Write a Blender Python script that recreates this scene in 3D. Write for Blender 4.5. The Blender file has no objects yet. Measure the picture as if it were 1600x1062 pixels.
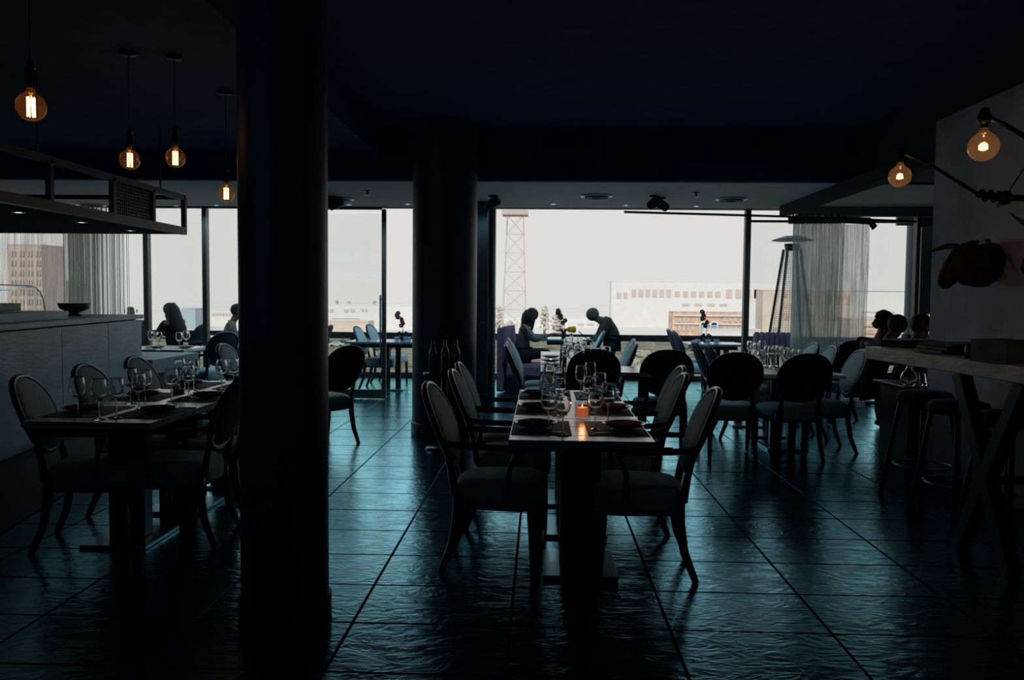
import bpy, bmesh, math, random
from mathutils import Vector, Matrix
PI = math.pi
random.seed(7)
S = bpy.context.scene
COL = S.collection

# ------------------------------------------------------------------ camera
F, EYE = 1250.0, 1.42
cam_d = bpy.data.cameras.new('camera'); cam = bpy.data.objects.new('camera', cam_d); COL.objects.link(cam)
cam_d.sensor_width = 36.0; cam_d.lens = 36.0 * F / 1600.0; cam_d.clip_end = 3000
CR = (Matrix.Rotation(math.radians(2.06), 3, 'Z') @ Matrix.Rotation(math.radians(90 - 2.98), 3, 'X')
      @ Matrix.Rotation(0.009, 3, 'Z'))
cam.matrix_world = Matrix.Translation((0, 0, EYE)) @ CR.to_4x4()
S.camera = cam
# ------------------------------------------------------------------ sky
w = bpy.data.worlds.new('sky'); S.world = w; w.use_nodes = True
nt = w.node_tree; nt.nodes.clear()
out = nt.nodes.new('ShaderNodeOutputWorld'); bg = nt.nodes.new('ShaderNodeBackground')
tc = nt.nodes.new('ShaderNodeTexCoord'); sep = nt.nodes.new('ShaderNodeSeparateXYZ'); rp = nt.nodes.new('ShaderNodeValToRGB')
rp.color_ramp.elements[0].position = 0.0; rp.color_ramp.elements[0].color = (.735, .725, .705, 1)
rp.color_ramp.elements[1].position = 1.0; rp.color_ramp.elements[1].color = (.30, .52, .72, 1)
e = rp.color_ramp.elements.new(0.16); e.color = (.735, .725, .71, 1)
nt.links.new(tc.outputs['Generated'], sep.inputs[0]); nt.links.new(sep.outputs['Z'], rp.inputs[0])
nt.links.new(rp.outputs[0], bg.inputs[0]); nt.links.new(bg.outputs[0], out.inputs[0])
bg.inputs[1].default_value = 1.0
# ------------------------------------------------------------------ sun, high behind the building
sd = bpy.data.lights.new('sun', 'SUN'); so = bpy.data.objects.new('sun', sd); COL.objects.link(so)
sd.energy = 1.9; sd.angle = .02; sd.color = (1, .95, .88)
so.rotation_euler = (math.radians(48), 0, math.radians(-12)); so.location = (0, -20, 40)
# portal across the window front: it guides sky light in, it emits nothing itself
pd_ = bpy.data.lights.new('window_portal', 'AREA'); po = bpy.data.objects.new('window_portal', pd_); COL.objects.link(po)
pd_.shape = 'RECTANGLE'; pd_.size = 14.0; pd_.size_y = 2.7; pd_.cycles.is_portal = True
po.location = (-1.3, 11.3, 1.36); po.rotation_euler = (math.radians(-90), 0, 0)
pd2 = bpy.data.lights.new('fill_window_portal', 'AREA'); po2 = bpy.data.objects.new('fill_window_portal', pd2); COL.objects.link(po2)  # portal for the unseen fill window added in the back wall
pd2.shape = 'RECTANGLE'; pd2.size = 5.6; pd2.size_y = .9; pd2.cycles.is_portal = True
po2.location = (-6.1, -3.15, 2.35); po2.rotation_euler = (math.radians(90), 0, 0)
S.view_settings.view_transform = 'Standard'; S.view_settings.look = 'None'
S.view_settings.exposure = 0.0; S.view_settings.gamma = 1.0; S.view_settings.use_curve_mapping = False
try:
    S.cycles.use_denoising = True
    S.cycles.max_bounces = 10; S.cycles.transparent_max_bounces = 24; S.cycles.sample_clamp_indirect = 3.0
    S.cycles.caustics_reflective = False; S.cycles.caustics_refractive = False
except Exception:
    pass

def ray(px, py):
    return CR @ Vector(((px - 800) / F, -(py - 531) / F, -1))
def atz(px, py, z):
    d = ray(px, py); t = (z - EYE) / d.z
    return Vector((d.x * t, d.y * t, z))
def aty(px, py, y):
    d = ray(px, py); t = y / d.y
    return Vector((d.x * t, y, EYE + d.z * t))

# ------------------------------------------------------------------ materials
MATS = {}
def mat(name, col, rough=.5, metal=0.0, noise=0.15, scale=8.0, bump=0.0, bscale=None, spec=.5, tint=None, emit=None, estr=0, coord='Object', stretch=(1, 1, 1), sheen=0, alpha=None, coat=0):
    if name in MATS: return MATS[name]
    m = bpy.data.materials.new(name); m.use_nodes = True
    n = m.node_tree; b = n.nodes['Principled BSDF']
    tcn = n.nodes.new('ShaderNodeTexCoord'); mp = n.nodes.new('ShaderNodeMapping'); mp.inputs['Scale'].default_value = stretch
    n.links.new(tcn.outputs[coord], mp.inputs[0])
    nz = n.nodes.new('ShaderNodeTexNoise'); nz.inputs['Scale'].default_value = scale; nz.inputs['Detail'].default_value = 5
    n.links.new(mp.outputs[0], nz.inputs['Vector'])
    r = n.nodes.new('ShaderNodeValToRGB')
    r.color_ramp.elements[0].position = .3; r.color_ramp.elements[1].position = .7
    r.color_ramp.elements[0].color = tuple(c * (1 - noise) for c in col) + (1,)
    r.color_ramp.elements[1].color = tuple(min(1, c * (1 + noise)) for c in col) + (1,)
    n.links.new(nz.outputs['Fac'], r.inputs[0]); n.links.new(r.outputs[0], b.inputs['Base Color'])
    b.inputs['Roughness'].default_value = rough; b.inputs['Metallic'].default_value = metal
    b.inputs['Specular IOR Level'].default_value = spec
    if tint: b.inputs['Specular Tint'].default_value = tuple(tint) + (1,)
    if coat: b.inputs['Coat Weight'].default_value = coat; b.inputs['Coat Roughness'].default_value = .28
    if sheen:
        b.inputs['Sheen Weight'].default_value = sheen; b.inputs['Sheen Roughness'].default_value = .4
        b.inputs['Sheen Tint'].default_value = (.55, .8, .85, 1)
    if emit:
        b.inputs['Emission Color'].default_value = tuple(emit) + (1,); b.inputs['Emission Strength'].default_value = estr
    if bump:
        nb = n.nodes.new('ShaderNodeTexNoise'); nb.inputs['Scale'].default_value = bscale or scale * 3; nb.inputs['Detail'].default_value = 6
        n.links.new(mp.outputs[0], nb.inputs['Vector'])
        bp = n.nodes.new('ShaderNodeBump'); bp.inputs['Strength'].default_value = bump; bp.inputs['Distance'].default_value = .01
        n.links.new(nb.outputs['Fac'], bp.inputs['Height']); n.links.new(bp.outputs[0], b.inputs['Normal'])
    MATS[name] = m
    return m
def glossy_mix(name, dcol, gcol, rough, ior=1.45, bump=.3, bscale=14, warp=3.0, gain=1.0):
    """dark stone or varnish: a diffuse body under a coloured reflective seal"""
    m = bpy.data.materials.new(name); m.use_nodes = True; n = m.node_tree; n.nodes.clear()
    o = n.nodes.new('ShaderNodeOutputMaterial'); d = n.nodes.new('ShaderNodeBsdfDiffuse'); g = n.nodes.new('ShaderNodeBsdfGlossy')
    mx = n.nodes.new('ShaderNodeMixShader'); fr = n.nodes.new('ShaderNodeFresnel'); fr.inputs[0].default_value = ior
    g.inputs['Color'].default_value = gcol + (1,); g.inputs['Roughness'].default_value = rough
    geo = n.nodes.new('ShaderNodeNewGeometry')
    nz = n.nodes.new('ShaderNodeTexNoise'); nz.inputs['Scale'].default_value = bscale; nz.inputs['Detail'].default_value = 7
    nz.inputs['Distortion'].default_value = warp
    mp = n.nodes.new('ShaderNodeMapping'); mp.inputs['Scale'].default_value = (.7, 1.3, 1)
    n.links.new(geo.outputs['Position'], mp.inputs[0]); n.links.new(mp.outputs[0], nz.inputs['Vector'])
    n2 = n.nodes.new('ShaderNodeTexNoise'); n2.inputs['Scale'].default_value = 3; n.links.new(geo.outputs['Position'], n2.inputs['Vector'])
    r = n.nodes.new('ShaderNodeValToRGB'); r.color_ramp.elements[0].position = .3; r.color_ramp.elements[1].position = .75
    r.color_ramp.elements[0].color = tuple(c * .75 for c in dcol) + (1,); r.color_ramp.elements[1].color = tuple(c * 1.3 for c in dcol) + (1,)
    n.links.new(n2.outputs['Fac'], r.inputs[0]); n.links.new(r.outputs[0], d.inputs[0])
    bp = n.nodes.new('ShaderNodeBump'); bp.inputs['Strength'].default_value = bump; bp.inputs['Distance'].default_value = .012
    n.links.new(nz.outputs['Fac'], bp.inputs['Height'])
    n.links.new(bp.outputs[0], d.inputs['Normal']); n.links.new(bp.outputs[0], g.inputs['Normal']); n.links.new(bp.outputs[0], fr.inputs['Normal'])
    ml = n.nodes.new('ShaderNodeMath'); ml.operation = 'MULTIPLY'; ml.use_clamp = True; ml.inputs[1].default_value = gain
    n.links.new(fr.outputs[0], ml.inputs[0])
    pw = n.nodes.new('ShaderNodeMath'); pw.operation = 'POWER'; pw.inputs[1].default_value = 1.6; n.links.new(ml.outputs[0], pw.inputs[0]); n.links.new(pw.outputs[0], mx.inputs[0]); n.links.new(d.outputs[0], mx.inputs[1]); n.links.new(g.outputs[0], mx.inputs[2])
    n.links.new(mx.outputs[0], o.inputs[0])
    return m
def thin_glass(name, tcol=(.95, .98, .97), rough=0.0, ior=1.45, gcol=(1, 1, 1), haze=None):
    m = bpy.data.materials.new(name); m.use_nodes = True; n = m.node_tree; n.nodes.clear()
    o = n.nodes.new('ShaderNodeOutputMaterial'); t = n.nodes.new('ShaderNodeBsdfTransparent'); g = n.nodes.new('ShaderNodeBsdfGlossy')
    mx = n.nodes.new('ShaderNodeMixShader'); fr = n.nodes.new('ShaderNodeFresnel'); fr.inputs[0].default_value = ior
    gm = n.nodes.new('ShaderNodeNewGeometry'); mr = n.nodes.new('ShaderNodeMapRange')      # same reflectance seen from either side of a wall
    mr.inputs[3].default_value = ior; mr.inputs[4].default_value = 1 / ior
    n.links.new(gm.outputs['Backfacing'], mr.inputs[0]); n.links.new(mr.outputs[0], fr.inputs[0])
    nz = n.nodes.new('ShaderNodeTexNoise'); nz.inputs['Scale'].default_value = 2
    r = n.nodes.new('ShaderNodeValToRGB'); r.color_ramp.elements[0].color = tuple(c * .98 for c in tcol) + (1,); r.color_ramp.elements[1].color = tcol + (1,)
    n.links.new(nz.outputs['Fac'], r.inputs[0]); n.links.new(r.outputs[0], t.inputs[0])
    g.inputs['Roughness'].default_value = rough; g.inputs['Color'].default_value = gcol + (1,)
    base = t
    if haze:
        tl = n.nodes.new('ShaderNodeBsdfTranslucent'); tl.inputs[0].default_value = haze[:3] + (1,)
        hm = n.nodes.new('ShaderNodeMixShader'); hm.inputs[0].default_value = haze[3]
        n.links.new(t.outputs[0], hm.inputs[1]); n.links.new(tl.outputs[0], hm.inputs[2]); base = hm
    n.links.new(fr.outputs[0], mx.inputs[0]); n.links.new(base.outputs[0], mx.inputs[1]); n.links.new(g.outputs[0], mx.inputs[2])
    n.links.new(mx.outputs[0], o.inputs[0])
    return m
def sheer(name, col, opacity, scale=60):
    m = bpy.data.materials.new(name); m.use_nodes = True; n = m.node_tree; n.nodes.clear()
    o = n.nodes.new('ShaderNodeOutputMaterial'); t = n.nodes.new('ShaderNodeBsdfTransparent')
    tr = n.nodes.new('ShaderNodeBsdfTranslucent'); d = n.nodes.new('ShaderNodeBsdfDiffuse'); a = n.nodes.new('ShaderNodeMixShader'); a.inputs[0].default_value = .55
    mx = n.nodes.new('ShaderNodeMixShader'); nz = n.nodes.new('ShaderNodeTexNoise'); nz.inputs['Scale'].default_value = scale
    tcn = n.nodes.new('ShaderNodeTexCoord'); mp = n.nodes.new('ShaderNodeMapping'); mp.inputs['Scale'].default_value = (1, 1, .03)
    n.links.new(tcn.outputs['Object'], mp.inputs[0]); n.links.new(mp.outputs[0], nz.inputs['Vector'])
    r = n.nodes.new('ShaderNodeMapRange'); r.inputs[3].default_value = max(0, opacity - .15); r.inputs[4].default_value = min(1, opacity + .15)
    r.inputs[1].default_value = .35; r.inputs[2].default_value = .65
    n.links.new(nz.outputs['Fac'], r.inputs[0]); n.links.new(r.outputs[0], mx.inputs[0])
    for q in (tr, d): q.inputs[0].default_value = col + (1,)
    n.links.new(tr.outputs[0], a.inputs[1]); n.links.new(d.outputs[0], a.inputs[2])
    n.links.new(t.outputs[0], mx.inputs[1]); n.links.new(a.outputs[0], mx.inputs[2]); n.links.new(mx.outputs[0], o.inputs[0])
    return m

SLATE = glossy_mix('slate_tile', (.014, .035, .065), (.40, .86, 1.0), .17, 1.36, .26, 9, gain=4.4)
GROUT = mat('grout', (.010, .014, .018), .9)
CEIL = mat('navy_ceiling', (.05, .12, .30), .9)
CEILD = mat('navy_bulkhead', (.03, .06, .16), .9)
SOFF = mat('grey_soffit', (.86, .86, .82), .8, noise=.03)
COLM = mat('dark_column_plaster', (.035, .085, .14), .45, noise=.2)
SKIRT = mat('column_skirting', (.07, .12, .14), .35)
WALLW = mat('warm_dark_wall', (.60, .66, .76), .95, noise=.25, scale=2.5, bump=.2)
WALLN = mat('navy_wall', (.02, .03, .045), .95)
WOOD = mat('dark_stained_wood', (.018, .034, .055), .28, noise=.3, scale=30, stretch=(1, 1, .2), tint=(.5, .9, 1))
TOPW = mat('walnut_tabletop', (.62, .76, .78), .25, noise=.45, scale=14, stretch=(.25, 4, 4), spec=1.0, bump=.10, coat=1.0)
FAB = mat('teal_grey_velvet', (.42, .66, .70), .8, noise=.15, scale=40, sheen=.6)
FABB = mat('navy_cloth_and_back_shade', (.03, .038, .07), .85, noise=.2, scale=40)  # on chair backs this dark colour stands in for shade away from the windows
STEEL = mat('brushed_steel', (.34, .66, .72), .28, 1.0, noise=.08, stretch=(1, 12, 1), scale=20)
STEELD = mat('dark_steel', (.05, .06, .07), .4, .8)
FRAME = mat('bronze_window_frame', (.10, .095, .085), .45, .3, noise=.2)
RAILM = mat('dark_rail', (.035, .045, .05), .5)
PLATE = mat('dark_glazed_plate', (.055, .05, .06), .18, noise=.2, spec=.7)
NAPK = mat('brown_napkin', (.30, .15, .13), .9, noise=.25, scale=60)
NAPKD = mat('charcoal_napkin', (.03, .035, .045), .9)
MATW = mat('woven_placemat', (.27, .36, .38), .6, noise=.5, scale=260, stretch=(1, .05, 1), bump=.3)
CONC = mat('board_marked_concrete', (.21, .50, .62), .45, noise=.3, scale=3, stretch=(1, 1, 4), bump=.2, bscale=12)
CONCD = mat('counter_plinth', (.03, .04, .05), .7)
OAK = mat('pale_worn_oak', (.74, .90, .76), .38, noise=.4, scale=7, stretch=(1, .6, 3), bump=.25, bscale=20)
BLACK = mat('black_metal', (.012, .014, .018), .45, .3)
HIDE = mat('brown_bull_hide', (.06, .035, .045), .9, noise=.4, scale=20, bump=.6)
HORN = mat('bull_horn', (.07, .05, .045), .5, noise=.4)
GLASS = thin_glass('window_glass', (.985, .995, .99), gcol=(.8, 1, 1))
RAILG = thin_glass('balustrade_glass', (.84, .88, .83), gcol=(.8, 1, 1))
AMBER = thin_glass('amber_bulb_glass', (.86, .68, .52), ior=1.6, gcol=(1, .8, .6), haze=(.5, .22, .12, .05))
AMBERL = thin_glass('smoky_amber_glass', (.80, .66, .50), ior=1.6, gcol=(1, .85, .7), haze=(.6, .38, .24, .045))
g = bpy.data.materials.new('wine_glass_crystal'); g.use_nodes = True
b = g.node_tree.nodes['Principled BSDF']; b.inputs['Base Color'].default_value = (1, 1, 1, 1)
b.inputs['Roughness'].default_value = 0; b.inputs['Transmission Weight'].default_value = 1; b.inputs['IOR'].default_value = 1.5
CRYS = g
FILA = mat('hot_filament', (1, .8, .5), .5, emit=(1, .62, .25), estr=13.0)
FILB = mat('bright_filament', (1, .85, .6), .5, emit=(1, .72, .36), estr=26.0)
BRASS = mat('brass_socket', (.45, .25, .12), .4, .8)
CANDLE = mat('orange_candle_wax', (.75, .20, .10), .6, emit=(1, .22, .08), estr=.40)
FLAME = mat('candle_flame', (1, .6, .3), .5, emit=(1, .55, .2), estr=2.2)
LED = mat('lit_downlight', (1, 1, 1), .5, emit=(1, .93, .85), estr=14)
LEDB = mat('cool_downlight', (.3, .3, .4), .4, emit=(.6, .65, 1), estr=1.8)
PURPLE = mat('purple_velvet', (.22, .13, .22), .9, noise=.2, sheen=.5)
LINEN = mat('blue_white_china', (.40, .50, .68), .5)
PLANTER = mat('pale_teal_panel', (.30, .42, .43), .6)
SKIN = mat('skin', (.17, .095, .07), .6, noise=.1)
HAIRD = mat('dark_brown_hair', (.022, .018, .016), .7, noise=.3, scale=60, stretch=(8, 8, 1))
HAIRG = mat('grey_brown_hair', (.10, .09, .07), .7)
CLOTHS = {k: mat('cloth_' + k, c, .9, noise=.2, scale=30) for k, c in dict(grey=(.17, .16, .16), black=(.018, .02, .026),
          olive=(.050, .052, .034), beige=(.24, .21, .16), maroon=(.05, .022, .028), navy=(.025, .04, .065), slate=(.055, .065, .075)).items()}
LEAF = mat('dark_leaf', (.02, .04, .02), .5)
PINK = mat('magenta_petal', (.28, .04, .08), .7)
YEL = sheer('yellow_petal', (.95, .68, .04), .98)
DARKP = mat('dark_petal', (.05, .03, .045), .7)
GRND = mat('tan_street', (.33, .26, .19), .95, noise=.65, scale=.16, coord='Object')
BW = mat('white_render', (.74, .73, .715), .9, noise=.03, scale=.2)  # city building colours here are washed pale, standing in for aerial haze
BBRICK = mat('pale_brick', (.66, .46, .34), .9, noise=.3, scale=.4)
BTAN = mat('tan_render', (.70, .60, .50), .9, noise=.1, scale=.2)
BWIN = mat('hazed_window', (.60, .50, .43), .6, noise=.2)
BTEAL = mat('blue_glass_front', (.22, .42, .50), .3)
BROOF = mat('blue_grey_roof', (.40, .48, .54), .8)
TREE = mat('hazed_foliage', (.58, .53, .46), .95, noise=.3, scale=.6)  # foliage paled in its colour for distance haze
PYL = mat('hazed_rusted_lattice', (.62, .53, .49), .9)  # brown lattice bleached in its colour for glare and haze
CARW = mat('white_paint', (.75, .75, .75), .4); CARD = mat('dark_paint', (.08, .09, .10), .4)
TYRE = mat('tyre_rubber', (.02, .02, .02), .8)

# ------------------------------------------------------------------ mesh helpers
class MB:
    def __init__(s): s.v = []; s.f = []; s.sm = []
    def add(s, vs, fs, smooth=False):
        o = len(s.v); s.v += [tuple(v) for v in vs]
        for f in fs: s.f.append(tuple(i + o for i in f)); s.sm.append(smooth)
        return s
    def box(s, c, d, rz=0.0, M=None, taper=1.0):
        x, y, z = d[0] / 2, d[1] / 2, d[2] / 2
        vs = [Vector((sx * x * (taper if sz < 0 else 1), sy * y * (taper if sz < 0 else 1), sz * z)) for sz in (-1, 1) for sx, sy in ((-1, -1), (1, -1), (1, 1), (-1, 1))]
        R = M if M is not None else Matrix.Rotation(rz, 3, 'Z')
        vs = [R @ v + Vector(c) for v in vs]
        return s.add(vs, [(3, 2, 1, 0), (4, 5, 6, 7), (0, 1, 5, 4), (1, 2, 6, 5), (2, 3, 7, 6), (3, 0, 4, 7)])
    def bar(s, a, b, wd, hd=None, up=(0, 0, 1)):
        a = Vector(a); b = Vector(b); d = b - a; L = d.length; d.normalize()
        u = Vector(up)
        if abs(u.dot(d)) > .99: u = Vector((1, 0, 0))
        x = d.cross(u).normalized(); z = x.cross(d)
        return s.box((a + b) / 2, (wd, L, hd or wd), M=Matrix((x, d, z)).transposed())
    def tube(s, pts, r, n=8, sx=1.0, cap=True, smooth=True):
        pts = [Vector(p) for p in pts]; k = len(pts)
        rs = r if isinstance(r, (list, tuple)) else [r] * k
        vs = []; prev = None
        for i, p in enumerate(pts):
            t = (pts[min(i + 1, k - 1)] - pts[max(i - 1, 0)]).normalized()
            if prev is None:
                u = Vector((0, 0, 1)) if abs(t.z) < .9 else Vector((1, 0, 0))
                x = t.cross(u).normalized()
            else:
                x = (prev - t * prev.dot(t)).normalized()
            prev = x; y = t.cross(x)
            for j in range(n):
                a = 2 * PI * j / n
                vs.append(p + x * math.cos(a) * rs[i] * sx + y * math.sin(a) * rs[i])
        fs = [(i * n + j, i * n + (j + 1) % n, (i + 1) * n + (j + 1) % n, (i + 1) * n + j) for i in range(k - 1) for j in range(n)]
        if cap: fs += [tuple(reversed(range(n))), tuple((k - 1) * n + j for j in range(n))]
        return s.add(vs, fs, smooth)
    def ring(s, pts, r, n=6):
        """closed tube"""
        k = len(pts); pts = [Vector(p) for p in pts]; c = sum(pts, Vector()) / k; vs = []
        for i, p in enumerate(pts):
            t = (pts[(i + 1) % k] - pts[i - 1]).normalized(); x = (p - c); x = (x - t * x.dot(t)).normalized(); y = t.cross(x)
            for j in range(n):
                a = 2 * PI * j / n; vs.append(p + x * math.cos(a) * r + y * math.sin(a) * r)
        fs = [(i * n + j, ((i + 1) % k) * n + j, ((i + 1) % k) * n + (j + 1) % n, i * n + (j + 1) % n) for i in range(k) for j in range(n)]
        return s.add(vs, fs, True)
    def lathe(s, prof, n=16, c=(0, 0, 0), close=False, M=None, smooth=True):
        k = len(prof); vs = []
        for r, z in prof:
            for j in range(n):
                a = 2 * PI * j / n; v = Vector((r * math.cos(a), r * math.sin(a), z))
                if M is not None: v = M @ v
                vs.append(v + Vector(c))
        kk = k if close else k - 1
        fs = [(i * n + j, i * n + (j + 1) % n, ((i + 1) % k) * n + (j + 1) % n, ((i + 1) % k) * n + j) for i in range(kk) for j in range(n)]
        return s.add(vs, fs, smooth)
    def blob(s, c, r, n=10, m=7, M=None):
        c = Vector(c); r = r if isinstance(r, (list, tuple)) else (r, r, r); vs = []
        for i in range(m + 1):
            th = PI * (i * .998 / m + .001)
            for j in range(n):
                a = 2 * PI * j / n; v = Vector((r[0] * math.sin(th) * math.cos(a), r[1] * math.sin(th) * math.sin(a), -r[2] * math.cos(th)))
                vs.append((M @ v if M is not None else v) + c)
        fs = [(i * n + j, i * n + (j + 1) % n, (i + 1) * n + (j + 1) % n, (i + 1) * n + j) for i in range(m) for j in range(n)]
        return s.add(vs, fs, True)
    def prism(s, poly, axis, a, b):
        """poly in the two other axes, extruded from a to b along axis"""
        n = len(poly); vs = []
        for t in (a, b):
            for p, q in poly:
                vs.append({'x': (t, p, q), 'y': (p, t, q), 'z': (p, q, t)}[axis])
        fs = [tuple(range(n)), tuple(reversed(range(n, 2 * n)))] + [(i, (i + 1) % n, n + (i + 1) % n, n + i) for i in range(n)]
        return s.add(vs, fs)
    def mesh(s, name, m):
        me = bpy.data.meshes.new(name); me.from_pydata(s.v, [], s.f)
        me.polygons.foreach_set('use_smooth', s.sm)
        bm = bmesh.new(); bm.from_mesh(me); bmesh.ops.recalc_face_normals(bm, faces=bm.faces); bm.to_mesh(me); bm.free()
        me.materials.append(m); return me
    def build(s, name, m, parent=None, bevel=0.0, loc=None):
        o = bpy.data.objects.new(name, s.mesh(name, m)); COL.objects.link(o)
        if parent: o.parent = parent
        if loc is not None: o.location = loc
        if bevel:
            md = o.modifiers.new('bevel', 'BEVEL'); md.width = bevel; md.segments = 2; md.limit_method = 'ANGLE'
        return o

def tag(o, label, cat, group=None, kind=None):
    o['label'] = label; o['category'] = cat
    if group: o['group'] = group
    if kind: o['kind'] = kind
    return o
def thing(name, label, cat, loc=(0, 0, 0), rz=0, group=None):
    o = bpy.data.objects.new(name, None); COL.objects.link(o); o.location = loc; o.rotation_euler = (0, 0, rz)
    o.empty_display_size = .1
    return tag(o, label, cat, group)
def struct(name, mb, m, parent=None, bevel=0):
    o = mb.build(name, m, parent, bevel)
    if not parent: o['kind'] = 'structure'
    return o
CH = {}
def dup(root, label, loc, rz=0, group=None):
    r = root.copy(); COL.objects.link(r); r.location = loc; r.rotation_euler = (0, 0, rz); r['label'] = label
    if group: r['group'] = group
    elif 'group' in r and group == '': del r['group']
    if root.name not in CH: CH[root.name] = [(c, [g for g in bpy.data.objects if g.parent == c]) for c in bpy.data.objects if c.parent == root]
    for ch, gs in CH[root.name]:
        c = ch.copy(); COL.objects.link(c); c.parent = r
        for g in gs:
            d = g.copy(); COL.objects.link(d); d.parent = c
    return r
class Proto:
    """first placing moves the master itself, later ones copy it"""
    def __init__(s, maker): s.maker = maker; s.root = None
    def put(s, label, loc, rz=0, group=None):
        if s.root is None:
            s.root = s.maker(label); s.root.location = loc; s.root.rotation_euler = (0, 0, rz)
            if group: s.root['group'] = group
            return s.root
        return dup(s.root, label, loc, rz, group)

# ================================================================== SETTING
WY = 11.1     # glazing line
RY = 14.2     # terrace rail
fl = struct('floor', MB().box((-1, 5.6, -.06), (17, 17.6, .1)), GROUT)
# slate tiles 0.689 x 0.460
tw, td, gx = .689, .4597, .0045
tm = MB()
tm.add([(-tw/2+gx, -td/2+gx, 0), (tw/2-gx, -td/2+gx, 0), (tw/2-gx, td/2-gx, 0), (-tw/2+gx, td/2-gx, 0),
        (-tw/2+gx+.003, -td/2+gx+.003, .010), (tw/2-gx-.003, -td/2+gx+.003, .010), (tw/2-gx-.003, td/2-gx-.003, .010), (-tw/2+gx+.003, td/2-gx-.003, .010)],
       [(4, 5, 6, 7), (0, 1, 5, 4), (1, 2, 6, 5), (2, 3, 7, 6), (3, 0, 4, 7)])
tile_me = tm.mesh('tile', SLATE)
far = MB(); ntile = 0; cells = []
for i in range(-12, 12):
    for j in range(-12, 26):
        x = -.808 + tw * (i + .5); y = 3.40 + td * (j + .5)
        if x < -9 or x > 6.8 or y > 14.15 or y < -2.8: continue
        px = 845 + x / max(y, .3) * F
        vis = y > 2.5 and -60 < px < 1660
        cells.append(((0 if vis else 1), y, x))
cells.sort()
for k, (nv, y, x) in enumerate(cells):
    if not nv and ntile < 298:
        t = bpy.data.objects.new('tile', tile_me); COL.objects.link(t); t.parent = fl
        t.location = (x, y, -.010 + random.uniform(-.0008, .0008)); t.rotation_euler = (random.uniform(-.0015, .0015), random.uniform(-.001, .001), 0)
        ntile += 1
    else:
        far.add([(v[0] + x, v[1] + y, v[2] - .010) for v in tm.v], tm.f)
ft = far.build('tile_field', SLATE, fl); ft['kind'] = 'stuff'

# ceilings: high main ceiling, left lower step, soffit by the windows, right lowered part
struct('ceiling', MB().box((.75, 2.8, 3.27), (5.1, 11.8, .14)).box((-5.4, 2.8, 3.02), (7.3, 11.8, .14)).box((-1.755, 2.8, 3.07), (.06, 11.8, .30)), CEIL)
struct('ceiling_soffit', MB().box((-1.0, 9.86, 2.73), (17, 2.52, .14)), SOFF)
struct('wall_bulkhead', MB().box((-1.0, 8.57, 2.96), (17, .10, .60)), CEILD)
struct('ceiling_right', MB().box((5.3, 2.9, 2.73), (4.0, 11.6, .14)).box((3.31, 2.9, 2.95), (.06, 11.6, .6)), mat('grey_lowered_ceiling', (.07, .085, .09), .85))
struct('beam', MB().box((3.19, 5.9, 2.60), (.15, 9.6, .12)), WALLN)
struct('trim_right_header', MB().box((5.3, 10.75, 2.60), (3.9, .12, .13)), mat('teal_header', (.10, .14, .145), .7))
struct('wall_back', MB().box((-1, -3.05, .95), (17, .1, 1.9)).box((-1, -3.05, 3.05), (17, .1, .5)).box((-9.2, -3.05, 2.35), (.6, .1, .9)).box((2.1, -3.05, 2.35), (10.8, .1, .9)), WALLN)
cw0 = struct('added_fill_window', MB().box((-6.1, -3.05, 1.91), (5.6, .12, .04)).box((-6.1, -3.05, 2.79), (5.6, .12, .04)), FRAME)  # unseen window added behind the camera to give a faint navy fill
MB().box((-6.1, -3.05, 2.35), (5.6, .01, .86)).build('pane', thin_glass('navy_fill_glass', (.40, .66, .98)), cw0)  # blue tint chosen to colour that added fill light
struct('wall_left', MB().box((-9.05, 4.1, 1.6), (.1, 14.2, 3.5)), WALLN)
_d = ray(1454, 450); WE = 3.01 * _d.y / _d.x     # where the right wall ends
struct('wall_right', MB().box((3.12, (WE - 2.95) / 2, 1.4), (.22, WE + 2.95, 2.8)), WALLW)
struct('wall_right_far', MB().box((6.9, 7.0, 1.6), (.1, 8.4, 3.5)), WALLN)
struct('baseboard_right', MB().box((2.995, (WE - 2.95) / 2, .06), (.02, WE + 2.95, .12)), CEILD)
# unseen upper block and rear overhang, added to keep the sun off terrace and room
struct('roof', MB().box((-1, 1.6, 3.6), (19, 19.6, .5)).box((-1, 1.5, 8), (19, 9, 8.6)), WALLN)
# terrace slab and parapet edge
struct('floor_terrace_edge', MB().box((-1, 14.32, -.15), (17, .25, .34)), RAILM)

# columns
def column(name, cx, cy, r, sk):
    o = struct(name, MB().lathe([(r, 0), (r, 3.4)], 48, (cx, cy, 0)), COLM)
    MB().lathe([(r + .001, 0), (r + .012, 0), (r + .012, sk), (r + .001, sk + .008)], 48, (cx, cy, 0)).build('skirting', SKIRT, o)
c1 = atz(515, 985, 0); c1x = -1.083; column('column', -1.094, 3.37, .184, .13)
column('column', (694 - 845) / F * 8.3, 8.3, .333, .13)

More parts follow.
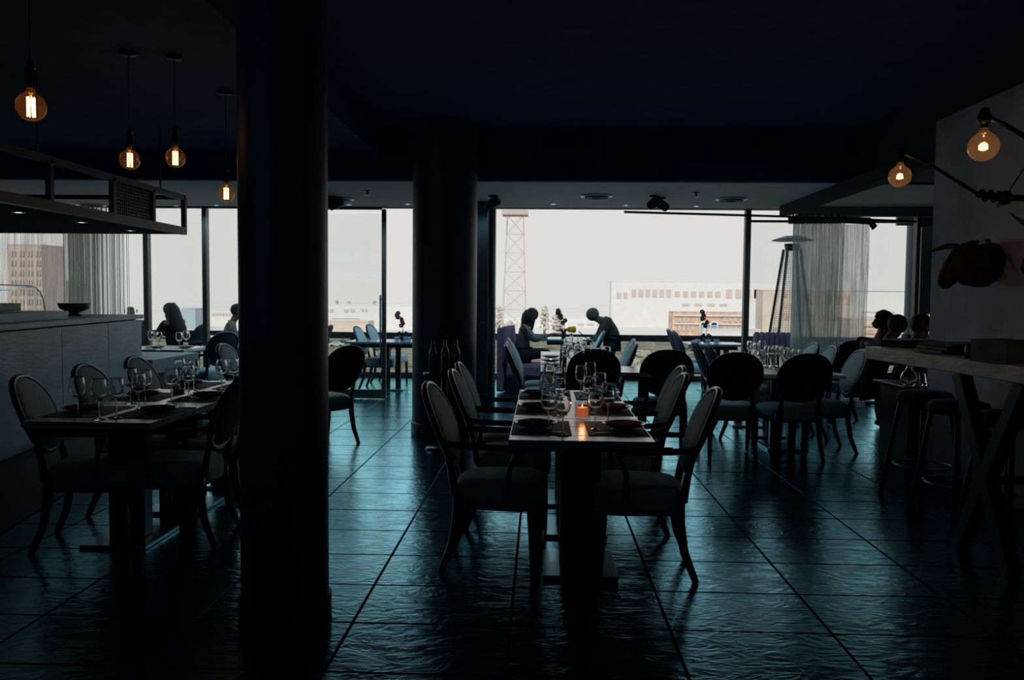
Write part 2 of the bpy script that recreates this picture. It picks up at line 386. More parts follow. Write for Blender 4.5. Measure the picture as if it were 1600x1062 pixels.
# --- window wall
# posts
for px, wd in ((230, .07), (321.5, .065), (1166.5, .075)):
    p = aty(px, 420, WY)
    struct('window_post', MB().box((p.x, WY, 1.33), (wd, .10, 2.66)), FRAME, bevel=.004)
struct('trim_window_head', MB().box((-1.3, WY, 2.675), (13.1, .09, .05)), FRAME)
def pane(xa, xb, nm, z0=.04, z1=2.652, y=WY, m=GLASS):
    w_ = struct(nm, MB().box(((xa + xb) / 2, y, z0 - .01), (xb - xa, .06, .05)).box(((xa + xb) / 2, y, z1), (xb - xa, .05, .03)), FRAME)
    MB().box(((xa + xb) / 2, y, (z0 + z1) / 2), (xb - xa, .010, z1 - z0)).build('pane', m, w_)
X = lambda px, y=WY: aty(px, 450, y).x
pane(X(0) - .9, X(229), 'window_1'); pane(X(231), X(321), 'window_2'); pane(X(323), X(480), 'window_3')
pane(X(1170), X(1427), 'window_4', z1=2.50)
# folded glass door leaves
def leaf(name, label, xa, xb, y, handle=None, dark=False):
    d = thing(name, label, 'glass door', ((xa + xb) / 2, y, 0))
    w2 = (xb - xa) / 2
    f = MB()
    f.box((-w2 + .03, 0, 1.32), (.06, .05, 2.62)); f.box((w2 - .03, 0, 1.32), (.06, .05, 2.62)); f.box((0, 0, .07), (2 * w2 - .12, .05, .12)); f.box((0, 0, 2.64), (2 * w2 - .12, .05, .03))
    f.build('door_frame', STEELD if dark else FRAME, d, .004)
    MB().box((0, 0, 1.34), (2 * w2 - .1, .012, 2.44)).build('pane', GLASS, d)
    if handle is not None:
        MB().bar((handle, -.07, .72), (handle, -.07, 1.45), .02).bar((handle, -.07, .78), (handle, -.01, .78), .012).bar((handle, -.07, 1.39), (handle, -.01, 1.39), .012).build('pull_handle', STEEL, d)
    return d
leaf('glass_door', 'wide framed glass door leaf standing open beside the first column', X(490), X(604.5), WY - .05, X(597) - (X(490) + X(604.5)) / 2)
xb = X(775)
for k in range(4):
    o = leaf('glass_door', ['foremost', 'second', 'third', 'hindmost'][k] + ' of the folded glass door leaves stacked beside the round column', xb - .30, xb + .0 - .02 * k, 10.35 + .22 * k, .11 if k == 0 else None, True)
    o.rotation_euler[2] = math.radians(8 - 4 * k)
MB().box((xb - .17, 11.0, 1.33), (.34, .1, 2.66)).build('window_post', STEELD)['kind'] = 'structure'
MB().box((xb - .015, 10.9, 1.33), (.03, .12, 2.66)).build('window_post', mat('green_edge', (.12, .20, .18), .4), None)['kind'] = 'structure'
# right-hand glazed corner and round column outside
struct('window_5', MB().box((X(1430, 10.7), 10.7, 1.27), (.05, .1, 2.54)).box((X(1430, 10.7) + .6, 10.7, 2.46), (1.2, .1, .12)), FRAME)
struct('window_6', MB().box((5.62, 11.6, 1.9), (.5, .03, 1.3)).box((5.62, 11.6, 2.6), (1.2, .05, .2)), mat('green_panel', (.05, .11, .09), .4))
struct('column', MB().lathe([(.17, 0), (.17, 2.7)], 32, (5.62, 12.2, 0)), mat('outer_column', (.10, .15, .16), .5))

# --- terrace rail
rt = thing('balustrade', 'dark handrail balustrade with glass infill along the terrace edge', 'railing', (0, RY, 0))
MB().box((-.8, 0, .735), (16, .09, .115)).build('handrail', RAILM, rt, .008)
for px in (178, 275, 551, 690, 953, 1135, 1300):
    MB().box((aty(px, 540, RY).x, .02, .36), (.09, .05, .72)).build('post', RAILM, rt)
for a in range(-9, 7):
    MB().box((a + .5, .04, .37), (.985, .012, .60)).build('pane', RAILG, rt)
MB().box((-.8, 0, .05), (16, .06, .06)).build('bottom_rail', RAILM, rt)

# --- curtain track on the terrace ceiling + curtain
def curve_track():
    p = [aty(975, 331, 10.3), aty(1100, 334.5, 10.3), aty(1240, 338.5, 10.3), aty(1432, 346, 10.3)]
    return p
tag(MB().tube(curve_track(), .016, 6).build('curtain_track', STEELD), 'thin dark track rod running across the top of the wide window bay', 'curtain track')
def drape(name, label, x0, x1, y, z0, z1, amp, nf, m, wav=.0, depth=.12, top=None, rail=None):
    n = nf * 6; vs = []; fs = []; rows = 14
    for k in range(rows + 1):
        t = k / rows; z = z1 + (z0 - z1) * t
        for i in range(n + 1):
            u = i / n
            ph = 2 * PI * nf * u + .6 * math.sin(3 * u * PI + t)
            xx = x0 + (x1 - x0) * u + .015 * math.sin(9 * u + 4 * t) * t
            yy = y + amp * (.35 + .65 * t) * math.sin(ph) + wav * math.sin(u * PI * 2)
            vs.append((xx, yy, z))
    fs = [(k * (n + 1) + i, k * (n + 1) + i + 1, (k + 1) * (n + 1) + i + 1, (k + 1) * (n + 1) + i) for k in range(rows) for i in range(n)]
    mb = MB(); mb.add(vs, fs, True)
    me = bpy.data.meshes.new(name); me.from_pydata(mb.v, [], mb.f); me.polygons.foreach_set('use_smooth', mb.sm); me.materials.append(m)
    o = bpy.data.objects.new(name, me); COL.objects.link(o)
    s_ = o.modifiers.new('cloth_thickness', 'SOLIDIFY'); s_.thickness = .002
    return o
SHEER = sheer('sheer_grey_voile', (.66, .80, .78), .42)
SHEER2 = sheer('sheer_pale_voile', (.60, .70, .70), .36)
SHEERW = sheer('sheer_white_voile', (.9, .9, .92), .20)
cy = 10.35
cu = thing('sheer_curtain', 'grey translucent gathered curtain hanging bunched in the wide window bay', 'curtain', (0, 0, 0))
a0, a1, a2 = aty(1236, 470, cy).x, aty(1316, 470, cy).x, aty(1358, 470, cy).x
zt, zb = aty(1290, 347, cy).z, .06
d1 = drape('pleated_cloth', '', a0, a1, cy, zb, zt, .05, 15, SHEER); d1.parent = cu
d3 = drape('pleated_cloth', '', a0 + .05, a1, cy + .16, zb, zt, .04, 11, SHEER2); d3.parent = cu
d2 = drape('edge_cloth', '', a1 - .03, a2, cy + .05, zb, zt - .02, .035, 5, SHEER2); d2.parent = cu; d2['label'] = 'paler single layer edge of the curtain'
MB().tube([(a0 - .06, cy, zt + .02), (a1, cy, zt + .03), (a2 - .02, cy + .02, zt + .02), (a2 + .06, cy + .05, zt - .06)], .045, 8, sx=.5).build('heading_tape', mat('brown_heading', (.09, .07, .07), .8), cu)
for k in range(9):
    MB().tube([(a0 + (a1 - a0) * k / 8, cy, zt + .04), (a0 + (a1 - a0) * k / 8, cy, zt + .10)], .012, 6).build('glider', BLACK, cu)

# left curtains
yc = 10.7
x0, x1, x2 = aty(-40, 430, yc).x, aty(101, 430, yc).x, aty(197, 430, yc).x
cl = drape('white_curtain', '', x0, x1 + .03, yc, .1, 2.6, .03, 14, SHEERW); tag(cl, 'white see-through curtain behind the serving counter, left of the string curtain', 'curtain')
st = MB(); rr = random.Random(3)
for k in range(150):
    xx = x1 + (x2 - x1) * (k + rr.uniform(-.4, .4)) / 150; yy = yc + rr.uniform(-.09, .09); ww = rr.uniform(.002, .0045)
    st.box((xx, yy, 1.35), (ww * 2, ww, 2.5))
so_ = st.build('string_curtain', sheer('grey_beige_cord', (.92, .93, .88), .60)); tag(so_, 'curtain of fine hanging grey and beige strings beside the white curtain', 'curtain', kind='stuff')
cb = drape('grey_curtain', '', x1 - .02, x1 + .42, yc + .15, .1, 2.6, .03, 6, sheer('grey_voile', (.85, .84, .80), .58)); tag(cb, 'dense grey curtain panel hanging between the white and the string curtains', 'curtain')

# --- soffit fittings
def fit(px, py, z, dy=0): return atz(px, py, z)
def diffuser(label, px, py, r=.19):
    p = atz(px, py, 2.655); t = thing('air_diffuser', label, 'air vent', (p.x, p.y, 2.66))
    MB().lathe([(r * .80, .0), (r, 0), (r * 1.02, -.012), (r * .82, -.022)], 36, close=True).build('rim', STEEL, t)
    for q in (.66, .48, .30): MB().lathe([(r * q, -.004), (r * q + .012, -.004), (r * q + .022, -.03), (r * q + .012, -.03)], 32, close=True).build('louvre_ring', STEELD, t)
    MB().lathe([(.001, -.008), (r * .8, -.008), (r * .8, -.003), (.001, -.003)], 32).build('throat', BLACK, t)
diffuser('round ceiling diffuser above the couple at the window', 932, 306)
diffuser('round ceiling diffuser above the wide window\'s post', 1143, 311)
diffuser('round ceiling diffuser seen through the kitchen hood', 143, 320)
diffuser('round ceiling diffuser right beside the first column', 530, 311)
def spot(label, px, py, m=LEDB, r=.05, z=2.655, power=34):
    p = atz(px, py, z); t = thing('downlight', label, 'downlight', (p.x, p.y, z + .003), group=None)
    MB().lathe([(r * .7, -.001), (r, -.001), (r, -.006), (r * .75, -.008)], 20, close=True).build('trim_ring', STEEL, t)
    MB().lathe([(.001, -.002), (r * .7, -.002)], 20).build('lens', m, t)
    if power:
        ld = bpy.data.lights.new('downlight_beam', 'SPOT'); ld.energy = power; ld.color = (.45, .80, 1.0); ld.spot_size = math.radians(150); ld.spot_blend = 1; ld.shadow_soft_size = .05
        lo = bpy.data.objects.new('downlight_beam', ld); COL.objects.link(lo); lo.parent = t; lo.location = (0, 0, -.02)
for lab, px, py in (('between the column and the wide window', 753, 319), ('above the left of the wide window', 865, 319), ('left of the ceiling projector', 978, 321),
                    ('below the right-hand sprinkler', 1088, 322.5), ('just left of the broad round column', 637, 319), ('right of the first column near the diffuser', 545, 320),
                    ('above the left posts nearest the hood corner', 275, 322.5), ('above the left posts beside the last pendant bulb', 338, 321)):
    spot('small recessed ceiling spotlight ' + lab, px, py)
def sprinkler(label, px, py):
    p = atz(px, py, 2.655); t = thing('sprinkler', label, 'sprinkler', (p.x, p.y, 2.66))
    MB().lathe([(.001, 0), (.035, 0), (.035, -.006), (.012, -.010), (.010, -.05), (.001, -.05)], 14).build('escutcheon', STEELD, t)
    MB().lathe([(.001, -.052), (.028, -.052), (.028, -.056), (.001, -.056)], 14).build('deflector', STEEL, t)
sprinkler('ceiling sprinkler between the two dark columns', 574, 298); sprinkler('ceiling sprinkler above the wide window bay', 1088, 301)
def speaker(label, px, py, rz):
    p = atz(px, py - 6, 2.655); t = thing('ceiling_spotlight', label, 'spotlight', (p.x, p.y, 2.66), rz)
    MB().lathe([(.001, 0), (.05, 0), (.05, -.02), (.001, -.02)], 16).build('mount', BLACK, t)
    M = Matrix.Rotation(math.radians(60), 3, 'Y')
    MB().lathe([(.02, -.10), (.05, -.08), (.065, .08), (.055, .09), (.001, .08)], 18, (.0, 0, -.09), M=M).build('lamp_head', BLACK, t)
    MB().bar((0, 0, -.02), (0, 0, -.07), .02).build('arm', BLACK, t)
    MB().lathe([(.001, .082), (.05, .082)], 16, (0, 0, -.09), M=M).build('lens', STEEL, t)
speaker('black adjustable spotlight over the middle of the wide window', 1022, 312, .6)
speaker('second black spotlight right of the middle one', 1034, 315, 2.6)
speaker('black spotlight at the left edge of the wide window', 770, 312, -.2)
speaker('black spotlight nearest the first column', 514, 313, .3)
speaker('black spotlight just right of the one by the first column', 524, 314, .5)
def vent(label, xa, xb, ya, yb):
    a = aty(xa, yb, 8.5); c = aty(xb, ya, 8.5); w2, h2 = (c.x - a.x) / 2, (c.z - a.z) / 2
    t = thing('wall_vent', label, 'air vent', ((a.x + c.x) / 2, 8.512, (a.z + c.z) / 2))
    fm = mat('vent_frame', (.045, .04, .042), .7)
    f = MB(); f.box((0, 0, h2), (2 * w2 + .03, .02, .022)).box((0, 0, -h2), (2 * w2 + .03, .02, .022)).box((w2, 0, 0), (.022, .02, 2 * h2)).box((-w2, 0, 0), (.022, .02, 2 * h2))
    f.build('frame', fm, t)
    for k in range(7): MB().box((0, .002, -h2 + 2 * h2 * (k + .5) / 7), (2 * w2 - .02, .012, .010)).build('slat', CEILD, t)
vent('rectangular grille on the dark bulkhead above the couple', 847, 932, 216, 246)
vent('rectangular grille on the dark bulkhead above the curtain track', 1121, 1205, 222, 250)
vent('rectangular grille on the dark bulkhead just right of the first column', 450, 533, 217, 246)

# ================================================================== FURNITURE
def back_y(z):   # seat back leans away as it rises
    t = max(0, (z - .45) / .52); return -.20 - .19 * t ** 1.2
def medallion(front=True):
    R, N = 6, 28; vs = []; fs = []; cz, rx, rz = .745, .228, .203
    for side in (1, -1):
        for r in range(R + 1):
            q = r / R
            for j in range(N):
                a = 2 * PI * j / N; cx, sz = math.cos(a), math.sin(a)
                k = 1 / ((abs(cx) ** 2.3 + abs(sz) ** 2.3) ** (1 / 2.3))
                x = rx * k * cx * q * (1 - .10 * max(0, -sz)); z = cz + rz * k * sz * q
                y = back_y(z) + .30 * x * x + side * (.030 * (1 - q ** 4) + .008)
                vs.append((x, y, z))
    off = (R + 1) * N
    for s_ in (0, 1):
        for r in range(R):
            for j in range(N):
                fs.append((s_ * off + r * N + j, s_ * off + r * N + (j + 1) % N, s_ * off + (r + 1) * N + (j + 1) % N, s_ * off + (r + 1) * N + j))
    for j in range(N): fs.append((R * N + j, R * N + (j + 1) % N, off + R * N + (j + 1) % N, off + R * N + j))
    return vs, fs
def make_chair(label, arms):
    t = thing('dining_armchair' if arms else 'dining_chair', label, 'chair')
    vs, fs = medallion()
    nf = 6 * 28
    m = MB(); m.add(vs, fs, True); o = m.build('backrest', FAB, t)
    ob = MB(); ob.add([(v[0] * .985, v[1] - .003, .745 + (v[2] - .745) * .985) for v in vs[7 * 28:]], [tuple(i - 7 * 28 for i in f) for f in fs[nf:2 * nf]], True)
    ob.build('shaded_outer_back', FABB, t)  # shell carrying the shade of the window-averted side in its colour
    ring = []
    for j in range(32):
        a = 2 * PI * j / 32; cx, sz = math.cos(a), math.sin(a); k = 1 / ((abs(cx) ** 2.3 + abs(sz) ** 2.3) ** (1 / 2.3))
        x = .234 * k * cx * (1 - .10 * max(0, -sz)); z = .745 + .209 * k * sz; ring.append((x, back_y(z) + .30 * x * x - .004, z))
    bf = MB(); bf.ring(ring, .017, 8)
    for sx in (-1, 1): bf.tube([(sx * .175, back_y(.46), .40), (sx * .17, back_y(.52) - .004, .52), (sx * .172, back_y(.62), .64)], [.022, .019, .015], 8)
    bf.build('back_frame', WOOD, t)
    # seat: rounded trapezoid pad
    sm = MB(); N = 32; lay = [(.335, .93), (.345, .985), (.39, 1.0), (.43, 1.0), (.455, .965), (.472, .85), (.480, .6), (.483, .2)]; vs = []
    for z, q in lay:
        for j in range(N):
            a = 2 * PI * j / N; cx, sy = math.cos(a), math.sin(a); k = 1 / ((abs(cx) ** 4 + abs(sy) ** 4) ** .25)
            y = .235 * k * sy * q; x = (.245 + .035 * (y / .235)) * k * cx * q
            vs.append((x, y + .02, z))
    fs = [(i * N + j, i * N + (j + 1) % N, (i + 1) * N + (j + 1) % N, (i + 1) * N + j) for i in range(len(lay) - 1) for j in range(N)]
    fs += [tuple(range(N)), tuple((len(lay) - 1) * N + j for j in range(N))]
    sm.add(vs, fs, True); sm.build('seat', FAB, t)
    for sx in (-1, 1):
        MB().tube([(sx * .235, .205, .35), (sx * .235, .212, .18), (sx * .228, .215, .0)], [.028, .024, .017], 8).build('leg', WOOD, t)
        MB().tube([(sx * .185, -.185, .42), (sx * .19, -.185, .30), (sx * .195, -.21, .15), (sx * .205, -.27, .0)], [.025, .026, .022, .017], 8).build('leg', WOOD, t)
        if arms:
            MB().tube([(sx * .215, back_y(.67) + .01, .675), (sx * .26, -.14, .67), (sx * .275, .0, .668), (sx * .27, .10, .665), (sx * .262, .135, .65)], [.014, .017, .018, .018, .014], 8).tube(
                [(sx * .262, .13, .655), (sx * .262, .09, .56), (sx * .25, .08, .45), (sx * .245, .07, .40)], [.015, .013, .013, .015], 8).build('armrest', WOOD, t)
    return t
ARM = Proto(lambda l: make_chair(l, True)); SIDE = Proto(lambda l: make_chair(l, False))
TOPL = Vector((0, back_y(.95), .957))
def chair(px, py, ang, label, arms=True, group=None, h=.957):
    """(px, py) is the top of the back in the photograph; ang = heading of the chair's front from +y, degrees ccw"""
    p = atz(px, py, h); r = math.radians(ang)
    off = Matrix.Rotation(r, 3, 'Z') @ Vector((0, TOPL.y, 0))
    return (ARM if arms else SIDE).put(label, (p.x - off.x, p.y - off.y, 0), r, group)
L, Rr = -90, 90     # facing +x / facing -x
g1 = 'armchairs around the long table in the middle'
chair(668, 599, L - 3, 'armchair at the near left corner of the middle long table, lit upper edge', group=g1)
chair(706, 579, L, 'armchair second from the near end, left side of the middle long table', group=g1)
chair(716, 567.5, L, 'armchair third from the near end, left side of the middle long table, before the column', group=g1)
chair(1120, 608, Rr - 4, 'armchair at the near right corner of the middle long table', group=g1)
chair(1070, 585, Rr - 2, 'armchair second from the near end, right side of the middle long table', group=g1)
chair(1066, 573.5, Rr, 'armchair third from the near end, right side of the middle long table', group=g1)
g2 = 'chairs in a row with their backs to the room'
chair(930, 547, 2, 'dark round-backed chair showing its back at the far end of the middle long table', False, g2)
chair(1045, 548, 0, 'dark round-backed chair showing its back, second in the row from the long table', False, g2)
chair(1153, 552, -2, 'dark round-backed chair showing its back, standing free below the window post', False, g2)
chair(1265, 554, 6, 'dark round-backed chair showing its back below the grey curtain', False, g2)
g3 = 'armchairs around the left long table'
chair(30, 588, L + 14, 'armchair at the near end of the left long table, cut by the picture edge', group=g3)
chair(128, 570, L + 6, 'middle armchair between the concrete counter and the left long table', group=g3)
chair(207, 558, L + 4, 'armchair at the far end between the low slab and the left long table', group=g3)
chair(383, 586, Rr + 2, 'armchair nearest us on the aisle side of the left long table', group=g3)
chair(428, 574, Rr, 'second armchair on the aisle side of the left long table, touching the column', group=g3)
chair(547, 541, Rr - 35, 'lone dark chair standing right behind the first column in the lit aisle')
g4 = 'chairs around the far table full of glasses'
for px, py, an, lab in ((791, 539, L, 'left side of the glass-filled table, nearest of three'), (793, 534.5, L, 'left side of the glass-filled table, middle of three'), (795, 529.5, L, 'left side of the glass-filled table, farthest of three'),
                        (994, 535.5, Rr, 'right side of the glass-filled table, nearer of two'), (990, 530.5, Rr, 'right side of the glass-filled table, farther of two')):
    chair(px, py, an, 'upholstered chair on the ' + lab, False, g4)
g5 = 'chairs around the right far table'
for px, py, an, lab, ar in ((1104, 538, L, 'nearer chair on the aisle side of the right far table', False), (1084, 533.5, L, 'farther chair on the aisle side of the right far table', False),
                        (1274, 536, Rr, 'upholstered chair at the right far table, its pale edge before the curtain', False), (1303, 540.5, Rr, 'upholstered chair right of the curtain foot, second from the bar top', False),
                        (1349, 547, Rr, 'large upholstered chair back just left of the oak bar top corner', False)):
    chair(px, py, an, lab, ar, g5)
chair(1334, 533, 25, 'dark turned chair between the curtain foot and the oak bar corner', False)
g6 = 'chairs out on the terrace'
for px, py, an, lab in ((556, 510, L - 4, 'terrace armchair seen through the glass door, nearer of the left pair'), (576, 507, L - 8, 'terrace armchair seen through the glass door, farther of the left pair'),
                        (517, 508, Rr, 'terrace armchair at the very edge of the first column'),
                        (1044, 514.5, L, 'terrace chair left of the glass-topped table, left of the two'), (1053, 517, L, 'terrace chair left of the glass-topped table, right of the two'),
                        (943, 514, Rr, 'terrace chair with a pale rim in front of the leaning man'),
                        (219, 509, 60, 'terrace chair under the bald man beside the counter'), (318, 507, Rr - 4, 'terrace chair right of the long-haired woman'),
                        (354, 519, 62, 'armchair left of the first column below the man in the pale shirt'), (347, 538, L, 'pale teal chair back at the first column, nearer than the armchair behind it')):
    chair(px, py, an, lab, 'armchair' in lab, g6, h=.99 if 'leaning man' in lab else .957)

# --- tables
def plank_top(t, w_, d_, z, n, m=TOPW, th=.035):
    for k in range(n):
        dd = d_ / n
        MB().box((0, -d_ / 2 + dd * (k + .5), z - th / 2 + (.0004 if k % 2 else 0)), (w_, dd - .003, th)).build('plank', m, t, .0015)
    MB().box((0, 0, z - th - .012), (w_ - .10, d_ - .06, .024)).build('apron', WOOD, t)
def blade(t, z, posts=1, base=(.38, .42), px=0.015, py=.08):
    if posts == 1: MB().box((px, py, z / 2), (.21, .10, z - .05)).build('pedestal', WOOD, t, .004)
    else:
        for s_ in (-1, 1): MB().box((px + s_ * .085, py, z / 2), (.075, .075, z - .05)).build('post', WOOD, t, .004)
    MB().box((px, py, .012), (base[0], base[1], .022)).build('base_plate', STEEL, t, .003)
def table(label, cx, cy, w_=.695, d_=.695, z=.75, n=5, rz=0, posts=1, group=None, name='dining_table'):
    t = thing(name, label, 'table', (cx, cy, 0), rz, group)
    plank_top(t, w_, d_, z, n); blade(t, z - .05, posts); return t
g = 'square tables pushed together in the middle'
for k in range(3): table(['nearest', 'middle', 'farthest'][k] + ' square wooden table of the middle row, set with dark plates', .2, 4.11 + .705 * k, group=g)
g = 'square tables pushed together on the left'
for k in range(3): table(['nearest', 'middle', 'farthest'][k] + ' square wooden table of the left row, beside the counter', -2.39, 4.44 + .705 * k, group=g)
g = 'square tables of the glass-filled far row'
for k in range(4): table(['nearest', 'second', 'third', 'farthest'][k] + ' square table of the far row crowded with wine glasses', .35, 7.70 + .705 * k, n=3, posts=2, group=g)
table('small square table with a pale gleaming top between two dark round-backed chairs', 1.06, 7.70, n=3, posts=2)
g = 'square tables of the right far row'
for k in range(3): table(['nearest', 'middle', 'farthest'][k] + ' square table of the right far row before the curtain', 2.33, 7.70 + .705 * k, w_=.9, n=3, posts=2, group=g)
table('square table left of the column beyond the counter slab, set for two', -4.80, 10.06, w_=.85, d_=.85, n=3, posts=2)
GTOP = mat('green_edged_glass_top', (.10, .30, .32), .12, noise=.1, spec=.8)
def ttable(label, cx, cy, w_, d_, z=.74):
    t = thing('terrace_table', label, 'table', (cx, cy, 0), 0, None)
    MB().box((0, 0, z), (w_, d_, .03)).build('tabletop', GTOP, t, .004); MB().box((0, 0, z - .05), (w_ - .2, d_ - .2, .05)).build('apron', RAILM, t); blade(t, z - .07, 2)
p = atz(605, 536, .75); ttable('terrace table with two posts left of the broad column, orchid on it', p.x - .05, 12.15, 1.25, .75)
p = atz(1112, 536, .75); ttable('glass-topped terrace table with an orchid below the brick arches', p.x, 12.5, .85, .75)
ttable('terrace table with a teal edge between the seated woman and the leaning man', .42, 12.35, .85, .8, .80)
ttable('terrace table in front of the long-haired woman', -5.6, 12.9, 1.0, .7)
ttable('terrace table in front of the man in the pale shirt', -4.0, 12.8, .8, .7)

# --- place settings
def make_glass(label):
    t = thing('wine_glass', label, 'wine glass')
    bowl = [(.0045, .098), (.018, .104), (.032, .120), (.0405, .145), (.0415, .165), (.037, .195), (.0345, .215), (.0345, .2185), (.0330, .2205), (.0315, .2185), (.0315, .215), (.0350, .195), (.0393, .165), (.0383, .146), (.0300, .122), (.016, .108), (.001, .1045)]
    MB().lathe(bowl, 24).build('bowl', CRYS, t)
    MB().lathe([(.0045, .098), (.0038, .085), (.0036, .03), (.006, .012)], 10).build('stem', CRYS, t)
    MB().lathe([(.006, .012), (.018, .006), (.036, .0022), (.0365, .001), (.036, 0), (.001, 0)], 20).build('foot', CRYS, t)
    return t
WG = Proto(make_glass)
def glass(px, py, label, group, h=.22, zt=.75):
    p = atz(px, py, zt + h); return WG.put(label, (p.x, p.y, zt + .0005), random.uniform(0, 6), group)
def make_tumbler(label):
    t = thing('tumbler', label, 'tumbler')
    MB().lathe([(.001, 0), (.030, 0), (.032, .004), (.037, .10), (.0355, .10), (.031, .012), (.001, .010)], 20).build('glass_cup', CRYS, t); return t
TB = Proto(make_tumbler)
gg = 'wine glasses on the middle long table'
for px, py, lab in ((858, 607, 'outer wine glass beside the near left plate of the middle table'), (880, 610.5, 'inner wine glass beside the near left plate of the middle table'),
    (854.6, 587, 'outer wine glass at the second left setting of the middle table'), (873.5, 590, 'inner wine glass at the second left setting of the middle table'),
    (857, 568.5, 'outer wine glass at the far left setting of the middle table'), (874, 572.5, 'inner wine glass at the far left setting of the middle table'),
    (930.5, 605, 'inner wine glass beside the near right plate, right of the candle'), (951, 598.5, 'outer wine glass beside the near right plate of the middle table'),
    (921.5, 587.5, 'inner wine glass at the second right setting of the middle table'), (938, 581.5, 'outer wine glass at the second right setting of the middle table'),
    (908, 570.5, 'slim wine glass nearest the far edge of the middle table'), (922.5, 565.5, 'wine glass farthest right back on the middle table before the dark chair')):
    glass(px, py, lab, gg)
gg = 'wine glasses on the left long table'
for px, py, lab in ((120, 588.4, 'largest wine glass at the near end of the left table'), (153.5, 591.6, 'second wine glass from the near end of the left table'), (181, 590.6, 'third wine glass from the near end of the left table'),
    (203, 575, 'wine glass behind the third one on the left table'), (216, 583, 'wine glass standing behind the near plate of the left table'), (226, 577.8, 'wine glass between plate and far armchair on the left table'),
    (267, 575.8, 'wine glass just left of the glass candle jar on the left table'), (294, 569.5, 'wine glass just right of the glass candle jar on the left table'), (280, 561, 'wine glass behind the candle jar, left of its pair'),
    (302, 562, 'wine glass behind the candle jar, right of its pair'), (346, 561, 'wine glass at the far right corner of the left table'), (365, 559.5, 'wine glass touching the first column edge on the left table')):
    glass(px, py, lab, gg)
gg = 'wine glasses crowded on the far middle tables'
for px, py, lab in ((886, 528.5, 'back row, first'), (896, 530.5, 'back row, second'), (905.7, 528.5, 'back row, third'), (888, 534.6, 'second row, first'), (911, 532.7, 'second row, last'), (903, 537, 'second row, middle'), (884, 538.5, 'third row, first'),
        (892.5, 541, 'front row, largest looking'), (904, 543.5, 'front row, second'), (918, 542.5, 'third row, last'), (918, 545.5, 'front row, last'), (936, 543.5, 'apart above the dark chair back, left'), (948, 541, 'apart above the dark chair back, right')):
    glass(px, py, 'far table wine glass below the yellow flower, ' + lab, gg)
for px, py, lab in ((880, 546, 'farthest'), (880, 552, 'middle'), (880, 558.6, 'nearest')):
    p = atz(px, py, .85); TB.put(lab + ' short tumbler right of the stacked dark plates on the far table', (p.x, p.y, .751), 0, 'tumblers by the dark plates')
gg = 'wine glasses crowded on the right far tables'
for px, py, lab in ((1173, 532, 'back cluster, first'), (1182, 535, 'back cluster, second'), (1191, 531.5, 'back cluster, third and tallest looking'), (1183, 546, 'front of the back cluster, left'), (1190, 548.5, 'front of the back cluster, right'),
        (1200, 539.6, 'middle cluster, first'), (1206, 541, 'middle cluster, second'), (1212, 539.5, 'middle cluster, third'), (1218, 539, 'middle cluster, fourth'), (1225, 541, 'middle cluster, last'),
        (1231, 546, 'last cluster by the curtain, first'), (1237, 543.5, 'last cluster by the curtain, second'), (1244, 544, 'last cluster by the curtain, third'), (1253, 544.5, 'last cluster by the curtain, last')):
    glass(px, py, 'right far table wine glass, ' + lab, gg)
gg = 'short tumblers on the right far tables'
for px, py, lab in ((1168, 549, 'first'), (1194, 556, 'second and largest looking'), (1202, 556.5, 'third'), (1211, 557, 'fourth'), (1219, 557, 'last, nearest the curtain')):
    p = atz(px, py, .85); TB.put('short tumbler in the front row of the right far tables, ' + lab, (p.x, p.y, .751), 0, gg)
gg = 'wine glasses on the table beyond the counter'
for px, py, lab in ((236, 517, 'left-hand pair, outer one'), (248, 518.7, 'left-hand pair, inner one'), (280, 518.7, 'right-hand pair, outer one'), (291, 516.5, 'right-hand pair, taller looking one')):
    glass(px, py, 'wine glass on the table beyond the counter, ' + lab, gg)

def make_plate(label, m=NAPK):
    t = thing('dinner_plate', label, 'plate')
    prof = [(.001, .004), (.055, .004), (.075, .010), (.108, .022), (.114, .026), (.112, .029), (.104, .027), (.072, .015), (.052, .010), (.001, .010)]
    MB().lathe(prof, 32).build('dish', PLATE, t)
    return t
PL = Proto(make_plate)
def make_napkin(label, m):
    t = thing('napkin', label, 'napkin'); n = 8; vs = []
    for k, z in ((0, 0), (1, .012)):
        for i in range(n + 1):
            for j in range(5):
                x = -.085 + .17 * i / n; y = -.045 + .0225 * j
                vs.append((x, y * (1 - .15 * math.sin(i)), z + (.007 * math.sin(i * 1.3) + .004 * math.cos(j * 1.7)) * (1 if k else .3)))
    o = (n + 1) * 5; fs = []
    for k in (0, 1): fs += [(k * o + i * 5 + j, k * o + i * 5 + j + 1, k * o + (i + 1) * 5 + j + 1, k * o + (i + 1) * 5 + j) for i in range(n) for j in range(4)]
    for i in range(n): fs += [(i * 5, (i + 1) * 5, o + (i + 1) * 5, o + i * 5), (i * 5 + 4, (i + 1) * 5 + 4, o + (i + 1) * 5 + 4, o + i * 5 + 4)]
    for j in range(4): fs += [(j, j + 1, o + j + 1, o + j), (n * 5 + j, n * 5 + j + 1, o + n * 5 + j + 1, o + n * 5 + j)]
    m_ = MB(); m_.add(vs, fs, True); m_.build('folded_cloth', m, t); return t
NB = Proto(lambda l: make_napkin(l, NAPK)); ND = Proto(lambda l: make_napkin(l, NAPKD))
def make_mat(label):
    t = thing('placemat', label, 'placemat'); m = MB(); m.box((0, 0, .0015), (.30, .44, .003))
    for k in range(60): m.box((-.148 + k * .005, 0, .0036), (.0028, .44, .0014))
    m.build('ribbed_mat', MATW, t); return t
PM = Proto(make_mat)
